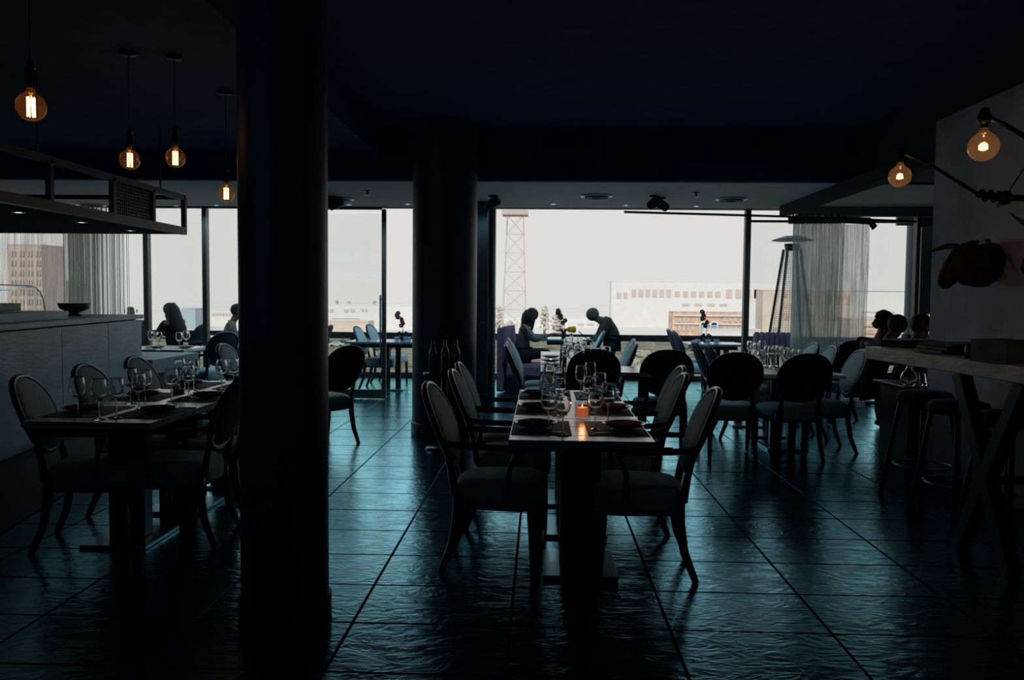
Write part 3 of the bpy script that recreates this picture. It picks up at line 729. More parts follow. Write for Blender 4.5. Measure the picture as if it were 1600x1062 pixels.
def setting(x, y, z, where, grp, nap=NB, dx=0.0):
    PM.put('grey ribbed placemat under the ' + where + ' plate', (x, y, z + .0008), 0, 'placemats on the ' + grp)
    PL.put(where + ' dark dinner plate', (x + dx, y - .01, z + .0055), 0, 'plates on the ' + grp)
    nap.put('folded napkin lying on the ' + where + ' plate', (x + dx, y - .01, z + .018), random.uniform(-.3, .3), 'napkins on the ' + grp)
for k, wd in enumerate(('near', 'second', 'far')):
    yy = 4.13 + .69 * k
    setting(.008, yy, .75, wd + ' left', 'middle long table', ND, -.03); setting(.390, yy, .75, wd + ' right', 'middle long table', NB, .045)
    setting(-2.575, yy + .33, .75, wd + ' counter-side left-table', 'left long table', ND, -.03); setting(-2.20, yy + .33, .75, wd + ' aisle-side left-table', 'left long table', ND, .03)
for k, (px, py) in enumerate(((861, 571), (861, 564), (861, 558))):
    p = atz(px, py, .76); PL.put(['nearest', 'middle', 'farthest'][k] + ' dark plate at the left edge of the far glass-filled tables', (p.x, p.y, .752), 0, 'plates on the far tables')
for px, py, lab in ((245, 543, 'left'), (290, 543, 'right')):
    p = atz(px, py, .76); PL.put(lab + ' dark plate on the table beyond the counter', (p.x, p.y, .752), 0, 'plates beyond the counter')
for px, py, lab in ((1228, 566, 'nearer'), (1222, 561, 'farther')):
    p = atz(px, py, .76); PL.put(lab + ' dark plate on the right far table', (p.x, p.y, .752), 0, 'plates on the right far tables')
JAR = thin_glass('clear_jar_glass', (.93, .97, .97), ior=1.5)
def holder(label, p, lit):
    t = thing('candle_jar', label, 'candle holder', p)
    MB().lathe([(.001, 0), (.038, 0), (.041, .003), (.041, .095), (.0385, .095), (.0385, .014), (.001, .012)], 28).build('glass_jar', JAR, t)
    if lit:
        MB().lathe([(.001, .014), (.033, .014), (.0345, .02), (.0345, .062), (.030, .067), (.001, .064)], 22).build('wax', CANDLE, t)
        MB().blob((0, 0, .074), (.003, .003, .008)).build('flame', FLAME, t)
        ld = bpy.data.lights.new('candle_glow', 'POINT'); ld.energy = .22; ld.color = (1, .42, .18); ld.shadow_soft_size = .012; ld.specular_factor = .05
        lo = bpy.data.objects.new('candle_glow', ld); COL.objects.link(lo); lo.parent = t; lo.location = (0, 0, .085)
    else: MB().lathe([(.001, .014), (.034, .014), (.034, .05), (.001, .048)], 22).build('wax', mat('dull_wax', (.10, .09, .08), .6), t)
p = atz(909.5, 655, .75); holder('glass candle jar glowing orange in the middle of the central table', (p.x, p.y, .7515), True)
p = atz(279, 620, .75); holder('unlit glass candle jar on the left table', (p.x, p.y, .7515), False)
def make_fork(label):
    t = thing('fork', label, 'fork'); m = MB(); m.box((0, -.03, .002), (.008, .13, .003)); m.box((0, .05, .002), (.022, .03, .003))
    for k in range(4): m.box((-.009 + .006 * k, .082, .002), (.003, .04, .003))
    m.build('tines_and_handle', STEEL, t); return t
FK = Proto(make_fork)
for k, wd in enumerate(('near', 'second', 'far')):
    FK.put('steel fork beside the ' + wd + ' left plate of the middle table', (.03, 3.955 + .69 * k, .7555), PI / 2, 'forks on the middle table')
    FK.put('steel fork beside the ' + wd + ' right plate of the middle table', (.37, 3.955 + .69 * k, .7555), -PI / 2, 'forks on the middle table')
# cups / folded white napkins on the terrace tables
def make_cup(label):
    t = thing('teacup', label, 'cup'); MB().lathe([(.001, .006), (.03, .006), (.042, .06), (.039, .06), (.027, .012), (.001, .012)], 18).lathe([(.001, 0), (.06, .004), (.062, .008), (.001, .006)], 18).build('china', LINEN, t); return t
CP = Proto(make_cup)
for px, py, lab in ((1089, 532, 'left of the orchid terrace table'), (1098, 536, 'centre of the orchid terrace table'), (1113, 531, 'right of the orchid terrace table'), (1106, 533, 'back of the orchid terrace table'),
                    (605, 533, 'left end of the terrace table by the column'), (615, 534, 'middle of the terrace table by the column'), (625, 533, 'below the pink orchid by the column'), (635, 534, 'right end of the terrace table by the column')):
    p = atz(px, py + 3, .76); CP.put('blue-white cup at the ' + lab, (p.x, min(12.45, max(p.y, 12.2)), .757), 0, 'cups on the terrace tables')
def flower(label, x, y, z, h, m, n=6, pot=LEAF, seed=1):
    r_ = random.Random(seed); t = thing('orchid', label, 'flower', (x, y, z))
    MB().lathe([(.001, 0), (.035, 0), (.045, .08), (.04, .08), (.001, .07)], 14).build('pot', BLACK, t)
    MB().tube([(0, 0, .05), (.01, 0, h * .5), (-.02, 0, h * .85), (-.09, 0, h)], .005, 5).build('stem', LEAF, t)
    for k in range(4):
        a = k * PI / 2 + .4; MB().tube([(0, 0, .07), (.05 * math.cos(a), .05 * math.sin(a), .13), (.12 * math.cos(a), .12 * math.sin(a), .10)], [.012, .022, .003], 6, sx=.3).build('leaf', LEAF, t)
    for k in range(n):
        u = .55 + .45 * k / max(1, n - 1); px_ = -.09 * max(0, (u - .6) / .4) + r_.uniform(-.03, .03); pz = h * u
        f = MB()
        for q in range(5):
            a = q * 2 * PI / 5; f.blob((px_ + .02 * math.cos(a), r_.uniform(-.02, .02), pz + .02 * math.sin(a)), (.018, .006, .018), 6, 4)
        f.build('blossom', m, t)
p = aty(629, 530, 12.2); flower('dark pink orchid on the terrace table left of the broad column', p.x, 12.2, .757, .42, PINK, 7)
p = aty(1093, 530, 12.5); flower('dark orchid on the glass-topped terrace table', p.x + .1, 12.5, .757, .48, DARKP, 5, seed=4)
p = aty(881, 520, 12.35); flower('tall dark orchid on the couple\'s terrace table', p.x, 12.45, .815, .42, DARKP, 6, seed=8)
p = aty(892.5, 520, 12.2); t = thing('yellow_rose', 'yellow flower on the table between the couple', 'flower', (p.x, 12.15, .815))
MB().lathe([(.001, 0), (.03, 0), (.02, .08), (.016, .08), (.001, .01)], 12).build('vase', CRYS, t)
MB().tube([(0, 0, .03), (0, 0, .10)], .004, 5).build('stem', LEAF, t)
f = MB()
for k in range(9): a = k * 2.4; f.blob((.04 * math.cos(a), .04 * math.sin(a), .125 + .004 * k), (.034, .034, .036), 8, 5)
f.build('petals', YEL, t)

# --- sofa and banquette
def tufted(label, x, y, w_, h, rz, name='tufted_sofa'):
    t = thing(name, label, 'sofa', (x, y, 0), rz)
    m = MB(); n = 7
    for k in range(n):
        xx = -w_ / 2 + w_ * (k + .5) / n; m.tube([(xx, .02, .42), (xx, .0, .7), (xx, .02, h)], [w_ / n * .56, w_ / n * .60, w_ / n * .45], 10)
    m.build('back_channels', PURPLE, t); MB().box((0, .09, h / 2), (w_, .10, h - .04)).build('back_panel', PURPLE, t, .02)
    MB().box((0, -.28, .34), (w_, .55, .20)).build('seat', PURPLE, t, .04); MB().box((0, -.25, .12), (w_, .5, .22)).build('base', BLACK, t)
    return t
tufted('purple channel-tufted sofa back below the patio heater', 3.37, 11.75, .52, .96, math.radians(-8))
tufted('purple sofa end beside the seated woman', -.47, 12.2, .6, 1.0, math.radians(80))
tufted('purple sofa behind the three diners by the wall', 5.1, 10.3, 1.0, 1.0, math.radians(-30))
t = thing('planter_screen', 'pale teal low screen panel below the patio heater and curtain', 'screen', (4.25, 11.9, 0))
MB().box((0, 0, .40), (1.15, .30, .76)).build('panel', PLANTER, t, .01); MB().box((0, 0, .79), (1.2, .34, .03)).build('cap', PLANTER, t)
# patio heater
hx = aty(1236, 450, 12.6).x
t = thing('patio_heater', 'tall tapered patio heater with disc reflector, partly behind the curtain', 'patio heater', (hx, 12.6, 0))
MB().box((0, 0, .42), (.52, .52, .84), taper=1.05).build('gas_housing', STEELD, t, .01)
for sx in (-1, 1):
    for sy in (-1, 1): MB().bar((sx * .25, sy * .25, .84), (sx * .10, sy * .10, 2.22), .03).build('post', STEELD, t)
m = MB()
for k in range(46):
    z = .88 + k * .029; q = .25 + (.10 - .25) * (z - .84) / 1.38
    for s_ in (-1, 1): m.bar((-q, s_ * q, z), (q, s_ * q, z), .004); m.bar((s_ * q, -q, z), (s_ * q, q, z), .004)
for k in range(5):
    for s_ in (-1, 1): m.bar((-.2 + .1 * k, s_ * .25, .86), (-.08 + .04 * k, s_ * .10, 2.2), .004)
m.build('wire_guard', STEELD, t)
MB().lathe([(.05, .84), (.05, 2.2)], 16).build('glass_tube', GLASS, t)
MB().lathe([(.001, 2.20), (.10, 2.20), (.12, 2.30), (.001, 2.30)], 20).build('burner_cap', STEELD, t)
MB().lathe([(.001, 2.43), (.12, 2.42), (.30, 2.36), (.31, 2.35), (.12, 2.385), (.001, 2.39)], 28).build('reflector', STEELD, t)

# ================================================================== LEFT: counter, hood, pendants
ax, ay, bx_, by_ = -3.90, 7.68, -3.33, 4.75          # counter face line
dv = Vector((bx_ - ax, by_ - ay, 0)); LN = dv.length; dv.normalize(); nv = Vector((-dv.y, dv.x, 0))   # nv points right/towards room
ang = math.atan2(dv.y, dv.x)
def cpt(s_, n_, z): q = Vector((ax, ay, 0)) + dv * s_ + nv * n_; return (q.x, q.y, z)
t = thing('serving_counter', 'concrete-faced serving counter with joints along the left side', 'counter', (ax, ay, 0), ang)
tot = 6.5; js = [0, .95, 1.95, 3.1, 4.3, 5.4, tot]
for a_, b_ in zip(js, js[1:]): MB().box(((a_ + b_) / 2, -.03, .78), (b_ - a_ - .006, .06, .80)).build('panel', CONC, t, .003)
MB().box((tot / 2, -.42, .60), (tot - .02, .72, 1.18)).build('body', CONCD, t)
MB().box((tot / 2, -.40, 1.21), (tot, .84, .04)).build('worktop', CONC, t, .004)
MB().box((tot / 2, .05, .19), (tot, .12, .37)).build('plinth', CONCD, t)
# raised shelf and display case
s1 = 1.60
t = thing('counter_riser', 'raised concrete shelf on the counter under the glass display', 'shelf', cpt(s1, -.38, 1.231), ang)
MB().box((2.2, 0, .03), (4.4, .60, .062)).build('slab', CONC, t, .004)
t = thing('display_case', 'curved glass display case standing on the counter riser', 'display case', cpt(s1 + .12, -.40, 1.295), ang)
arc = [(.0, 0), (.03, .08), (.08, .14), (.16, .175), (.28, .185), (2.2, .185)]
m = MB()
for (u0, z0), (u1, z1) in zip(arc, arc[1:]):
    m.add([(u0, .08, z0), (u1, .08, z1), (u1, .2, z1), (u0, .2, z0), (u0, .08, z0 - .004), (u1, .08, z1 - .004), (u1, .2, z1 - .004), (u0, .2, z0 - .004)], [(0, 1, 2, 3), (7, 6, 5, 4), (0, 3, 7, 4), (1, 5, 6, 2), (0, 4, 5, 1), (3, 2, 6, 7)])
m.build('curved_pane', thin_glass('faint_case_glass', (.93, .97, .96), ior=1.12), t)
MB().tube([(u, .2, z) for u, z in arc], .004, 5).build('edge_trim', STEEL, t)
MB().box((.95, 0, .15), (1.1, .3, .006)).build('shelf', GLASS, t); MB().box((.95, .15, .15), (1.1, .006, .012)).build('shelf_edge', STEEL, t); MB().box((.60, .0, .08), (.05, .05, .16)).build('post', BLACK, t); MB().box((.60, .1, .16), (.08, .04, .04)).build('bracket', BLACK, t)
t = thing('pastry_tray', 'pale box inside the curved display case', 'tray', cpt(s1 + .45, -.38, 1.296), ang)
MB().box((.35, 0, .03), (.75, .28, .055)).build('tray_body', mat('pale_tray', (.45, .52, .53), .6), t, .01)
p = aty(116, 489, 7.0); p.z = 1.231; t = thing('wooden_bowl', 'dark wooden footed bowl on the counter end', 'bowl', p)
MB().lathe([(.001, 0), (.065, 0), (.06, .012), (.035, .02), (.06, .035), (.115, .06), (.135, .11), (.128, .11), (.105, .065), (.001, .045)], 28).build('bowl_body', mat('dark_red_wood', (.06, .028, .03), .5, noise=.3), t)
t = thing('low_slab', 'low concrete slab table at the far end of the serving counter', 'counter', (-4.25, 8.05, 0))
MB().box((0, 0, .73), (1.05, 1.05, .14)).build('slab', CONC, t, .004); MB().box((-.05, 0, .33), (.85, .9, .66)).build('base', CONCD, t)
# hood: open-sided steel frame
HX, HY0, HY1, HZ0, HZ1 = aty(291, 366, 7.6).x, 3.2, 7.6, 0, 0
HZ0 = aty(291, 366, 7.6).z; HZ1 = aty(289, 309, 7.6).z
t = thing('kitchen_hood', 'black open-framed canopy hanging over the serving counter', 'kitchen hood', (HX, HY1, 0))
W_ = 4.0
MB().box((-W_ / 2, -(HY1 - HY0) / 2, HZ0 + .02), (W_, HY1 - HY0, .035)).build('underside', mat('black_hood_panel', (.03, .03, .04), .9, 0, spec=.05), t)
for yy in (0, -.62, -1.28, -2.1, -3.2, -4.38):
    MB().box((-.02, yy + .0, (HZ0 + HZ1) / 2), (.04, .04, HZ1 - HZ0)).build('post', BLACK, t)
MB().box((-.02, -(HY1 - HY0) / 2, HZ1), (.04, HY1 - HY0, .05)).build('top_rail', BLACK, t)
MB().box((-.02, -(HY1 - HY0) / 2, HZ0 + .03), (.05, HY1 - HY0, .07)).build('bottom_rail', BLACK, t)
MB().box((-W_ / 2, -.02, HZ0 + .03), (W_, .04, .06)).build('bottom_rail', BLACK, t); MB().box((-W_ / 2, -.02, HZ1), (W_, .04, .04)).build('top_rail', BLACK, t)
pm = MB()
for i in range(20):
    for k in range(11): pm.box((-.022, -.635 - .032 * i, HZ0 + .06 + k * .027), (.006, .022, .018))
o = pm.build('perforated_panel', BLACK, t); o['kind'] = 'stuff'
MB().box((-.03, -.95, (HZ0 + HZ1) / 2), (.004, .62, HZ1 - HZ0 - .05)).build('mesh_backing', mat('mesh_dark', (.03, .03, .035), .9), t)
MB().box((-W_ + .5, -2, (HZ0 + HZ1) / 2 + .05), (.9, 3.8, .30)).build('duct_box', BLACK, t)
for yy in (-.3, -2.1, -3.9):
    MB().bar((-.1, yy, HZ1), (-.1, yy, 3.0), .012).build('hanger_rod', BLACK, t)
for lab, px, py in (('farthest', 204, 360), ('middle', 127, 347), ('nearest', 29, 331.5)):
    spot(lab + ' lit spotlight in the underside of the hood', px, py, LED, .045, HZ0 + .0015, power=0)

def bulb(label, px, py, dia_px, fila, gl, cone=True, kind='pendant_bulb', r=.0625, short=False):
    y = .125 * F / dia_px; p = aty(px, py, y)
    t = thing(kind, label, 'pendant light', (p.x, p.y, p.z))
    prof = [(r * math.sin(a), -r * math.cos(a)) for a in [PI * k / 14 for k in range(0, 13)]]
    prof[0] = (.0005, -r); prof += [(.017, .068), (.016, .080)]
    MB().lathe(prof, 28).build('globe', gl, t)
    MB().lathe([(.016, .078), (.0165, .100), (.001, .102)], 14).build('cap', BRASS, t)
    MB().lathe([(.020, .098), (.021, .150), (.012, .165), (.001, .168)], 14).build('socket', BLACK, t)
    fm = MB()
    if short:
        for k in range(6):
            a = k * PI / 3; fm.tube([(.004 * math.cos(a), .004 * math.sin(a), .012), (.016 * math.cos(a), .016 * math.sin(a), .0), (.016 * math.cos(a + .5), .016 * math.sin(a + .5), -.012)], .0016, 5)
    else:
        for k in range(8):
            a = k * PI / 4; fm.tube([(.015 * math.cos(a), .015 * math.sin(a), .040), (.016 * math.cos(a + .1), .016 * math.sin(a + .1), -.044)], .0022, 5)
    fm.build('filament', fila, t)
    MB().tube([(0, 0, .075), (0, 0, .042)], .004, 6).build('filament_stem', mat('bulb_stem', (.5, .35, .2), .4), t)
    ld = bpy.data.lights.new('bulb_glow', 'POINT'); ld.energy = .8 if short else .16; ld.color = (1, .6, .3); ld.shadow_soft_size = .02
    lo = bpy.data.objects.new('bulb_glow', ld); COL.objects.link(lo); lo.parent = t
    return t, p
for lab, px, py, d in (('nearest and largest', 48.5, 166.5, 45), ('second, left of a pair of', 203, 249.5, 31), ('third, right of a pair of', 274, 246.5, 30.5), ('farthest and palest', 353.5, 302, 26)):
    t, p = bulb(lab + ' hanging globe bulb' + ('s' if 'pair' in lab else '') + ' above the left tables', px, py, d, FILA, AMBER if 'palest' not in lab else AMBERL)
    MB().tube([(0, 0, .16), (0, 0, 2.95 - p.z)], .003, 6).build('cable', BLACK, t)
    MB().lathe([(.001, .165), (.022, .163), (.008, .20), (.001, .20)], 12).build('cord_grip', BLACK, t)
    MB().lathe([(.001, 2.95 - p.z), (.05, 2.95 - p.z), (.05, 2.93 - p.z), (.001, 2.925 - p.z)], 16).build('ceiling_rose', BLACK, t)
for lab, px, py, d, q in (('nearer glowing globe bulb of the jointed wall lamp', 1536.5, 229, 44, 0), ('farther glowing globe bulb of the jointed wall lamp', 1406, 275.5, 33, 1)):
    bulb(lab, px, py, d, FILB, AMBERL, short=True)
yA = .125 * F / 33; yB = .125 * F / 44
t = thing('jointed_wall_lamp', 'black jointed lamp arm with wrapped cord reaching out from the wall', 'wall lamp', (2.98, 4.9, 2.05))
def rel(v): return Vector(v) - Vector((2.98, 4.9, 2.05))
pA = aty(1404, 244, yA); pE = aty(1404, 236, yA); pj = aty(1570, 309, 5.0); pj.x = min(pj.x, 2.93); pm_ = aty(1530, 304, 4.95)
MB().tube([rel(pE), rel(aty(1450, 255, 4.8)), rel(pm_)], .011, 8).build('lower_arm', BLACK, t)
MB().tube([rel(pE) + Vector((0, 0, .0)), rel(pE) + Vector((0, 0, -.03))], .010, 8).build('elbow', BLACK, t)
m = MB()
for k in range(10):
    q = pm_.lerp(pj, k / 9); m.blob(rel(q) + Vector((0, 0, .012 * math.sin(k * 2))), (.022, .018, .022 + .006 * (k % 3)), 8, 5)
m.build('wrapped_cord', BLACK, t)
MB().blob(rel(pj), (.045, .05, .045)).build('wall_knuckle', BLACK, t)
MB().tube([rel(pj), rel((3.005, pj.y + .02, pj.z))], .02, 8).build('wall_bracket', BLACK, t)
MB().tube([rel(pj), rel((2.99, pj.y + .01, pj.z + .30))], .004, 6).build('cable', BLACK, t)
MB().blob(rel((2.985, pj.y + .01, pj.z + .32)), .03).build('cable_clip', BLACK, t)
MB().lathe([(.001, 0), (.012, 0), (.012, .02), (.001, .02)], 10, rel(pj) + Vector((-.05, -.02, -.06))).build('screw', STEEL, t)
pB = aty(1538, 181, yB)
t = thing('jointed_wall_lamp', 'second black lamp arm leaving the picture above the nearer bulb', 'wall lamp', (2.98, 3.7, 2.2))
rel2 = lambda v: Vector(v) - Vector((2.98, 3.7, 2.2))
MB().tube([rel2(pB), rel2(aty(1570, 195, 3.6)), rel2(aty(1640, 235, 3.7))], .011, 8).build('lower_arm', BLACK, t)
MB().blob(rel2(pB) + Vector((0, 0, -.01)), (.03, .03, .03)).build('elbow', BLACK, t)
MB().tube([rel2(aty(1640, 235, 3.7)), rel2((3.005, 3.9, aty(1640, 235, 3.7).z))], .012, 8).build('wall_bracket', BLACK, t)

# ================================================================== RIGHT: bar, stools, bull heads
a_ = atz(1352, 541, 1.10); b_ = atz(1600, 573.5, 1.10)
dvb = (b_ - a_); dvb.z = 0; dvb.normalize(); ngb = math.atan2(dvb.y, dvb.x); Lb = 2.6
t = thing('oak_bar_table', 'thick pale worn oak bar top on black splayed legs by the right wall', 'bar table', (a_.x, a_.y, 0), ngb)
# local x runs towards the camera, local +y towards the wall
MB().box((Lb / 2, .25, 1.057), (Lb, .50, .086)).build('bar_top', OAK, t, .006)
for xx in (1.37, 2.35):
    for sy in (-1, 1):
        for sx in (-1, 1): MB().bar((xx + sx * .28, .25 + sy * .19, 1.01), (xx - sx * .24, .25 + sy * .19, .0), .075).build('leg', BLACK, t)
    MB().bar((xx, .08, .45), (xx, .52, .45), .04).build('crossbar', BLACK, t)
def onbar(px, py, z=1.10): return atz(px, py, z)
t = thing('menu_folder', 'pale grey menu folder at the far end of the oak bar', 'menu', (onbar(1428, 541).x - .04, onbar(1428, 541).y - .08, 1.102), .2)
MB().box((0, 0, .022), (.34, .26, .044)).build('dark_pages', NAPKD, t, .003); MB().box((-.02, .02, .049), (.26, .20, .008)).build('cover', mat('pale_cover', (.22, .25, .25), .6), t)
p = onbar(1490, 552); t = thing('menu_folder', 'stack of black menus lying flat on the oak bar', 'menu', (p.x, p.y, 1.102), .1)
for k in range(3): MB().box((.01 * k, -.01 * k, .012 + .022 * k), (.34, .30, .020), .06 * k).build('menu', BLACK, t, .002)
p = onbar(1523, 560); t = thing('candle_lantern', 'black lantern with tiny red glints on the oak bar', 'lantern', (p.x, p.y, 1.102))
MB().lathe([(.001, 0), (.05, 0), (.055, .05), (.045, .085), (.042, .085), (.048, .05), (.001, .01)], 18).build('lantern_body', BLACK, t)
for dx in (-.018, .018): MB().blob((dx, -.03, .088), .0035).build('ember', FLAME, t)
p = onbar(1565, 566); t = thing('napkin_box', 'grey wooden napkin box standing on the oak bar', 'box', (p.x + .02, p.y, 1.102), .35)
m = MB()
for s_ in (-1, 1): m.box((0, s_ * .11, .06), (.24, .012, .12)).box((s_ * .12, 0, .06), (.012, .22, .12))
m.box((0, 0, .006), (.24, .22, .012)); m.build('box_sides', mat('grey_box_wood', (.16, .22, .22), .6, noise=.4, scale=12), t)
MB().box((0, 0, .06), (.21, .19, .09)).build('napkins', NAPKD, t)
def make_stool(label):
    t = thing('bar_stool', label, 'bar stool')
    MB().lathe([(.001, .70), (.17, .70), (.185, .715), (.185, .75), (.17, .775), (.12, .785), (.001, .788)], 28).build('seat', FABB, t)
    for sx in (-1, 1):
        for sy in (-1, 1): MB().tube([(sx * .11, sy * .11, .70), (sx * .19, sy * .19, 0)], .016, 8).build('leg', BLACK, t)
    MB().ring([(.19 * math.cos(a * PI / 12), .19 * math.sin(a * PI / 12), .25) for a in range(24)], .010).build('foot_ring', STEEL, t); return t
BS = Proto(make_stool)
for px, py, lab in ((1440, 609, 'farthest'), (1492, 624, 'middle'), (1580, 641, 'nearest')):
    p = atz(px, py, .785); BS.put(lab + ' round dark bar stool under the oak bar', (min(p.x, 2.76), p.y - .05, 0), .3, 'stools at the oak bar')
t = thing('service_cabinet', 'low dark cabinet seen below the oak bar with a carafe on it', 'cabinet', (3.16, 6.72, 0))
MB().box((0, 0, .735), (.56, .60, .03)).build('tabletop', WOOD, t, .004); MB().box((.02, .01, .39), (.48, .54, .66)).build('body', BLACK, t, .003); MB().box((0, 0, .03), (.44, .48, .06)).build('plinth', BLACK, t)
for sx in (-1, 1): MB().box((.02 + sx * .12, -.27, .39), (.23, .02, .62)).build('door', WOOD, t, .002)
p = atz(1411, 604, .75); t = thing('carafe', 'round clear glass carafe under the edge of the oak bar', 'carafe', (2.96, 6.52, .7515))
MB().lathe([(.001, 0), (.04, 0), (.062, .03), (.066, .06), (.05, .10), (.022, .13), (.018, .17), (.026, .20), (.024, .20), (.016, .17), (.02, .13), (.048, .10), (.063, .06), (.058, .03), (.001, .006)], 24).build('carafe_body', CRYS, t)
TB.put('tumbler beside the carafe under the edge of the oak bar', (3.08, 6.52, .7515), 0)

def bull(label, loc, rz, sc=1.0, tip=.05):
    t = thing('bull_head', label, 'mounted bull head', loc, rz); t.scale = (sc, sc, sc)
    # local: wall plane at y=0, head projects to -y (into the room)
    m = MB(); m.tube([(0, .0, .02), (0, -.12, .02), (0, -.24, .03), (0, -.33, .0), (0, -.43, -.10), (0, -.50, -.20), (0, -.525, -.245)],
                     [.17, .19, .185, .16, .115, .085, .060], 16)
    m.blob((0, -.50, -.235), (.075, .06, .05), 12, 8); m.blob((0, -.27, -.12), (.10, .14, .13), 12, 8)
    m.tube([(0, .0, -.05), (0, -.14, -.16), (0, -.24, -.21)], [.13, .12, .06], 12)
    m.build('head', HIDE, t)
    r_ = random.Random(5); c = MB()
    for k in range(60):
        a = r_.uniform(0, 2 * PI); q = r_.uniform(0, .13); c.blob((q * math.cos(a), -.22 + q * math.sin(a), .185 - q * q * 3 + r_.uniform(-.01, .01)), r_.uniform(.018, .032), 6, 4)
    c.build('curly_forelock', mat('dark_curls', (.02, .016, .02), .95), t)
    for s_ in (-1, 1):
        MB().tube([(s_ * .12, -.24, .12), (s_ * .24, -.27, .165), (s_ * .36, -.30, .18), (s_ * .45, -.36, (.18 + tip) / 2), (s_ * .52, -.42, tip)], [.042, .038, .030, .018, .004], 10).build('horn', HORN, t)
        MB().tube([(s_ * .14, -.20, .06), (s_ * .21, -.21, .04), (s_ * .27, -.22, -.01)], [.02, .035, .006], 8, sx=.4).build('ear', HIDE, t)
        MB().blob((s_ * .115, -.36, .0), .016).build('eye', BLACK, t)
        MB().blob((s_ * .03, -.55, -.235), .012).build('nostril', BLACK, t)
bull('dark brown bull head mounted on the right wall, horn towards the window', (2.99, 5.42, 1.69), -PI / 2 + .06, .64, .12)
bull('second bull head at the picture edge, only a horn showing', (2.99, 4.50, 1.74), -PI / 2, .62, .34)

# dark wine bottles on a stand before the broad column
sp = atz(700, 705, 0); px0 = -1.15
t = thing('bottle_stand', 'small black stand in shadow at the foot of the broad column', 'stand', (-.90, 7.45, 0))
MB().lathe([(.001, .70), (.20, .70), (.20, .72), (.001, .72)], 24).build('top', WOOD, t); MB().tube([(0, 0, .02), (0, 0, .70)], .03, 10).build('pole', WOOD, t); MB().lathe([(.001, 0), (.18, 0), (.16, .025), (.001, .025)], 20).build('base', WOOD, t)
BOT = mat('dark_bottle_glass', (.01, .012, .012), .08, spec=.8)
for k, (dx, dy, lab) in enumerate(((-.10, -.06, 'left'), (.0, .05, 'middle'), (.11, -.02, 'right'))):
    bt = MB().lathe([(.001, 0), (.037, 0), (.038, .01), (.038, .18), (.030, .215), (.015, .24), (.014, .31), (.001, .31)], 18).build('wine_bottle', BOT)
    bt.location = (-.90 + dx, 7.45 + dy, .7215); tag(bt, lab + ' dark wine bottle on the stand before the broad column', 'bottle', 'wine bottles on the stand')

# ================================================================== PEOPLE
def skin_obj(name, verts, edges, radii, m, parent, sub=2, root=0):
    me = bpy.data.meshes.new(name + '_frame'); me.from_pydata([tuple(v) for v in verts], edges, [])
    o = bpy.data.objects.new(name, me); COL.objects.link(o)
    md = o.modifiers.new('skin', 'SKIN')
    for i, sv in enumerate(me.skin_vertices[0].data):
        r_ = radii[i]; sv.radius = (r_, r_) if not isinstance(r_, tuple) else r_; sv.use_root = (i == root)
    md.branch_smoothing = .6; md.use_smooth_shade = True
    s_ = o.modifiers.new('sub', 'SUBSURF'); s_.levels = sub; s_.render_levels = sub
    dg = bpy.context.evaluated_depsgraph_get(); dg.update()
    nm = bpy.data.meshes.new_from_object(o.evaluated_get(dg)); nm.name = name
    o.modifiers.clear(); o.data = nm; nm.materials.clear(); nm.materials.append(m)
    nm.polygons.foreach_set('use_smooth', [True] * len(nm.polygons))
    o.parent = parent
    return o
class Sk:
    def __init__(s): s.v = []; s.e = []; s.r = []
    def n(s, p, r, par=None):
        s.v.append(Vector(p)); s.r.append(r)
        if par is not None: s.e.append((par, len(s.v) - 1))
        return len(s.v) - 1
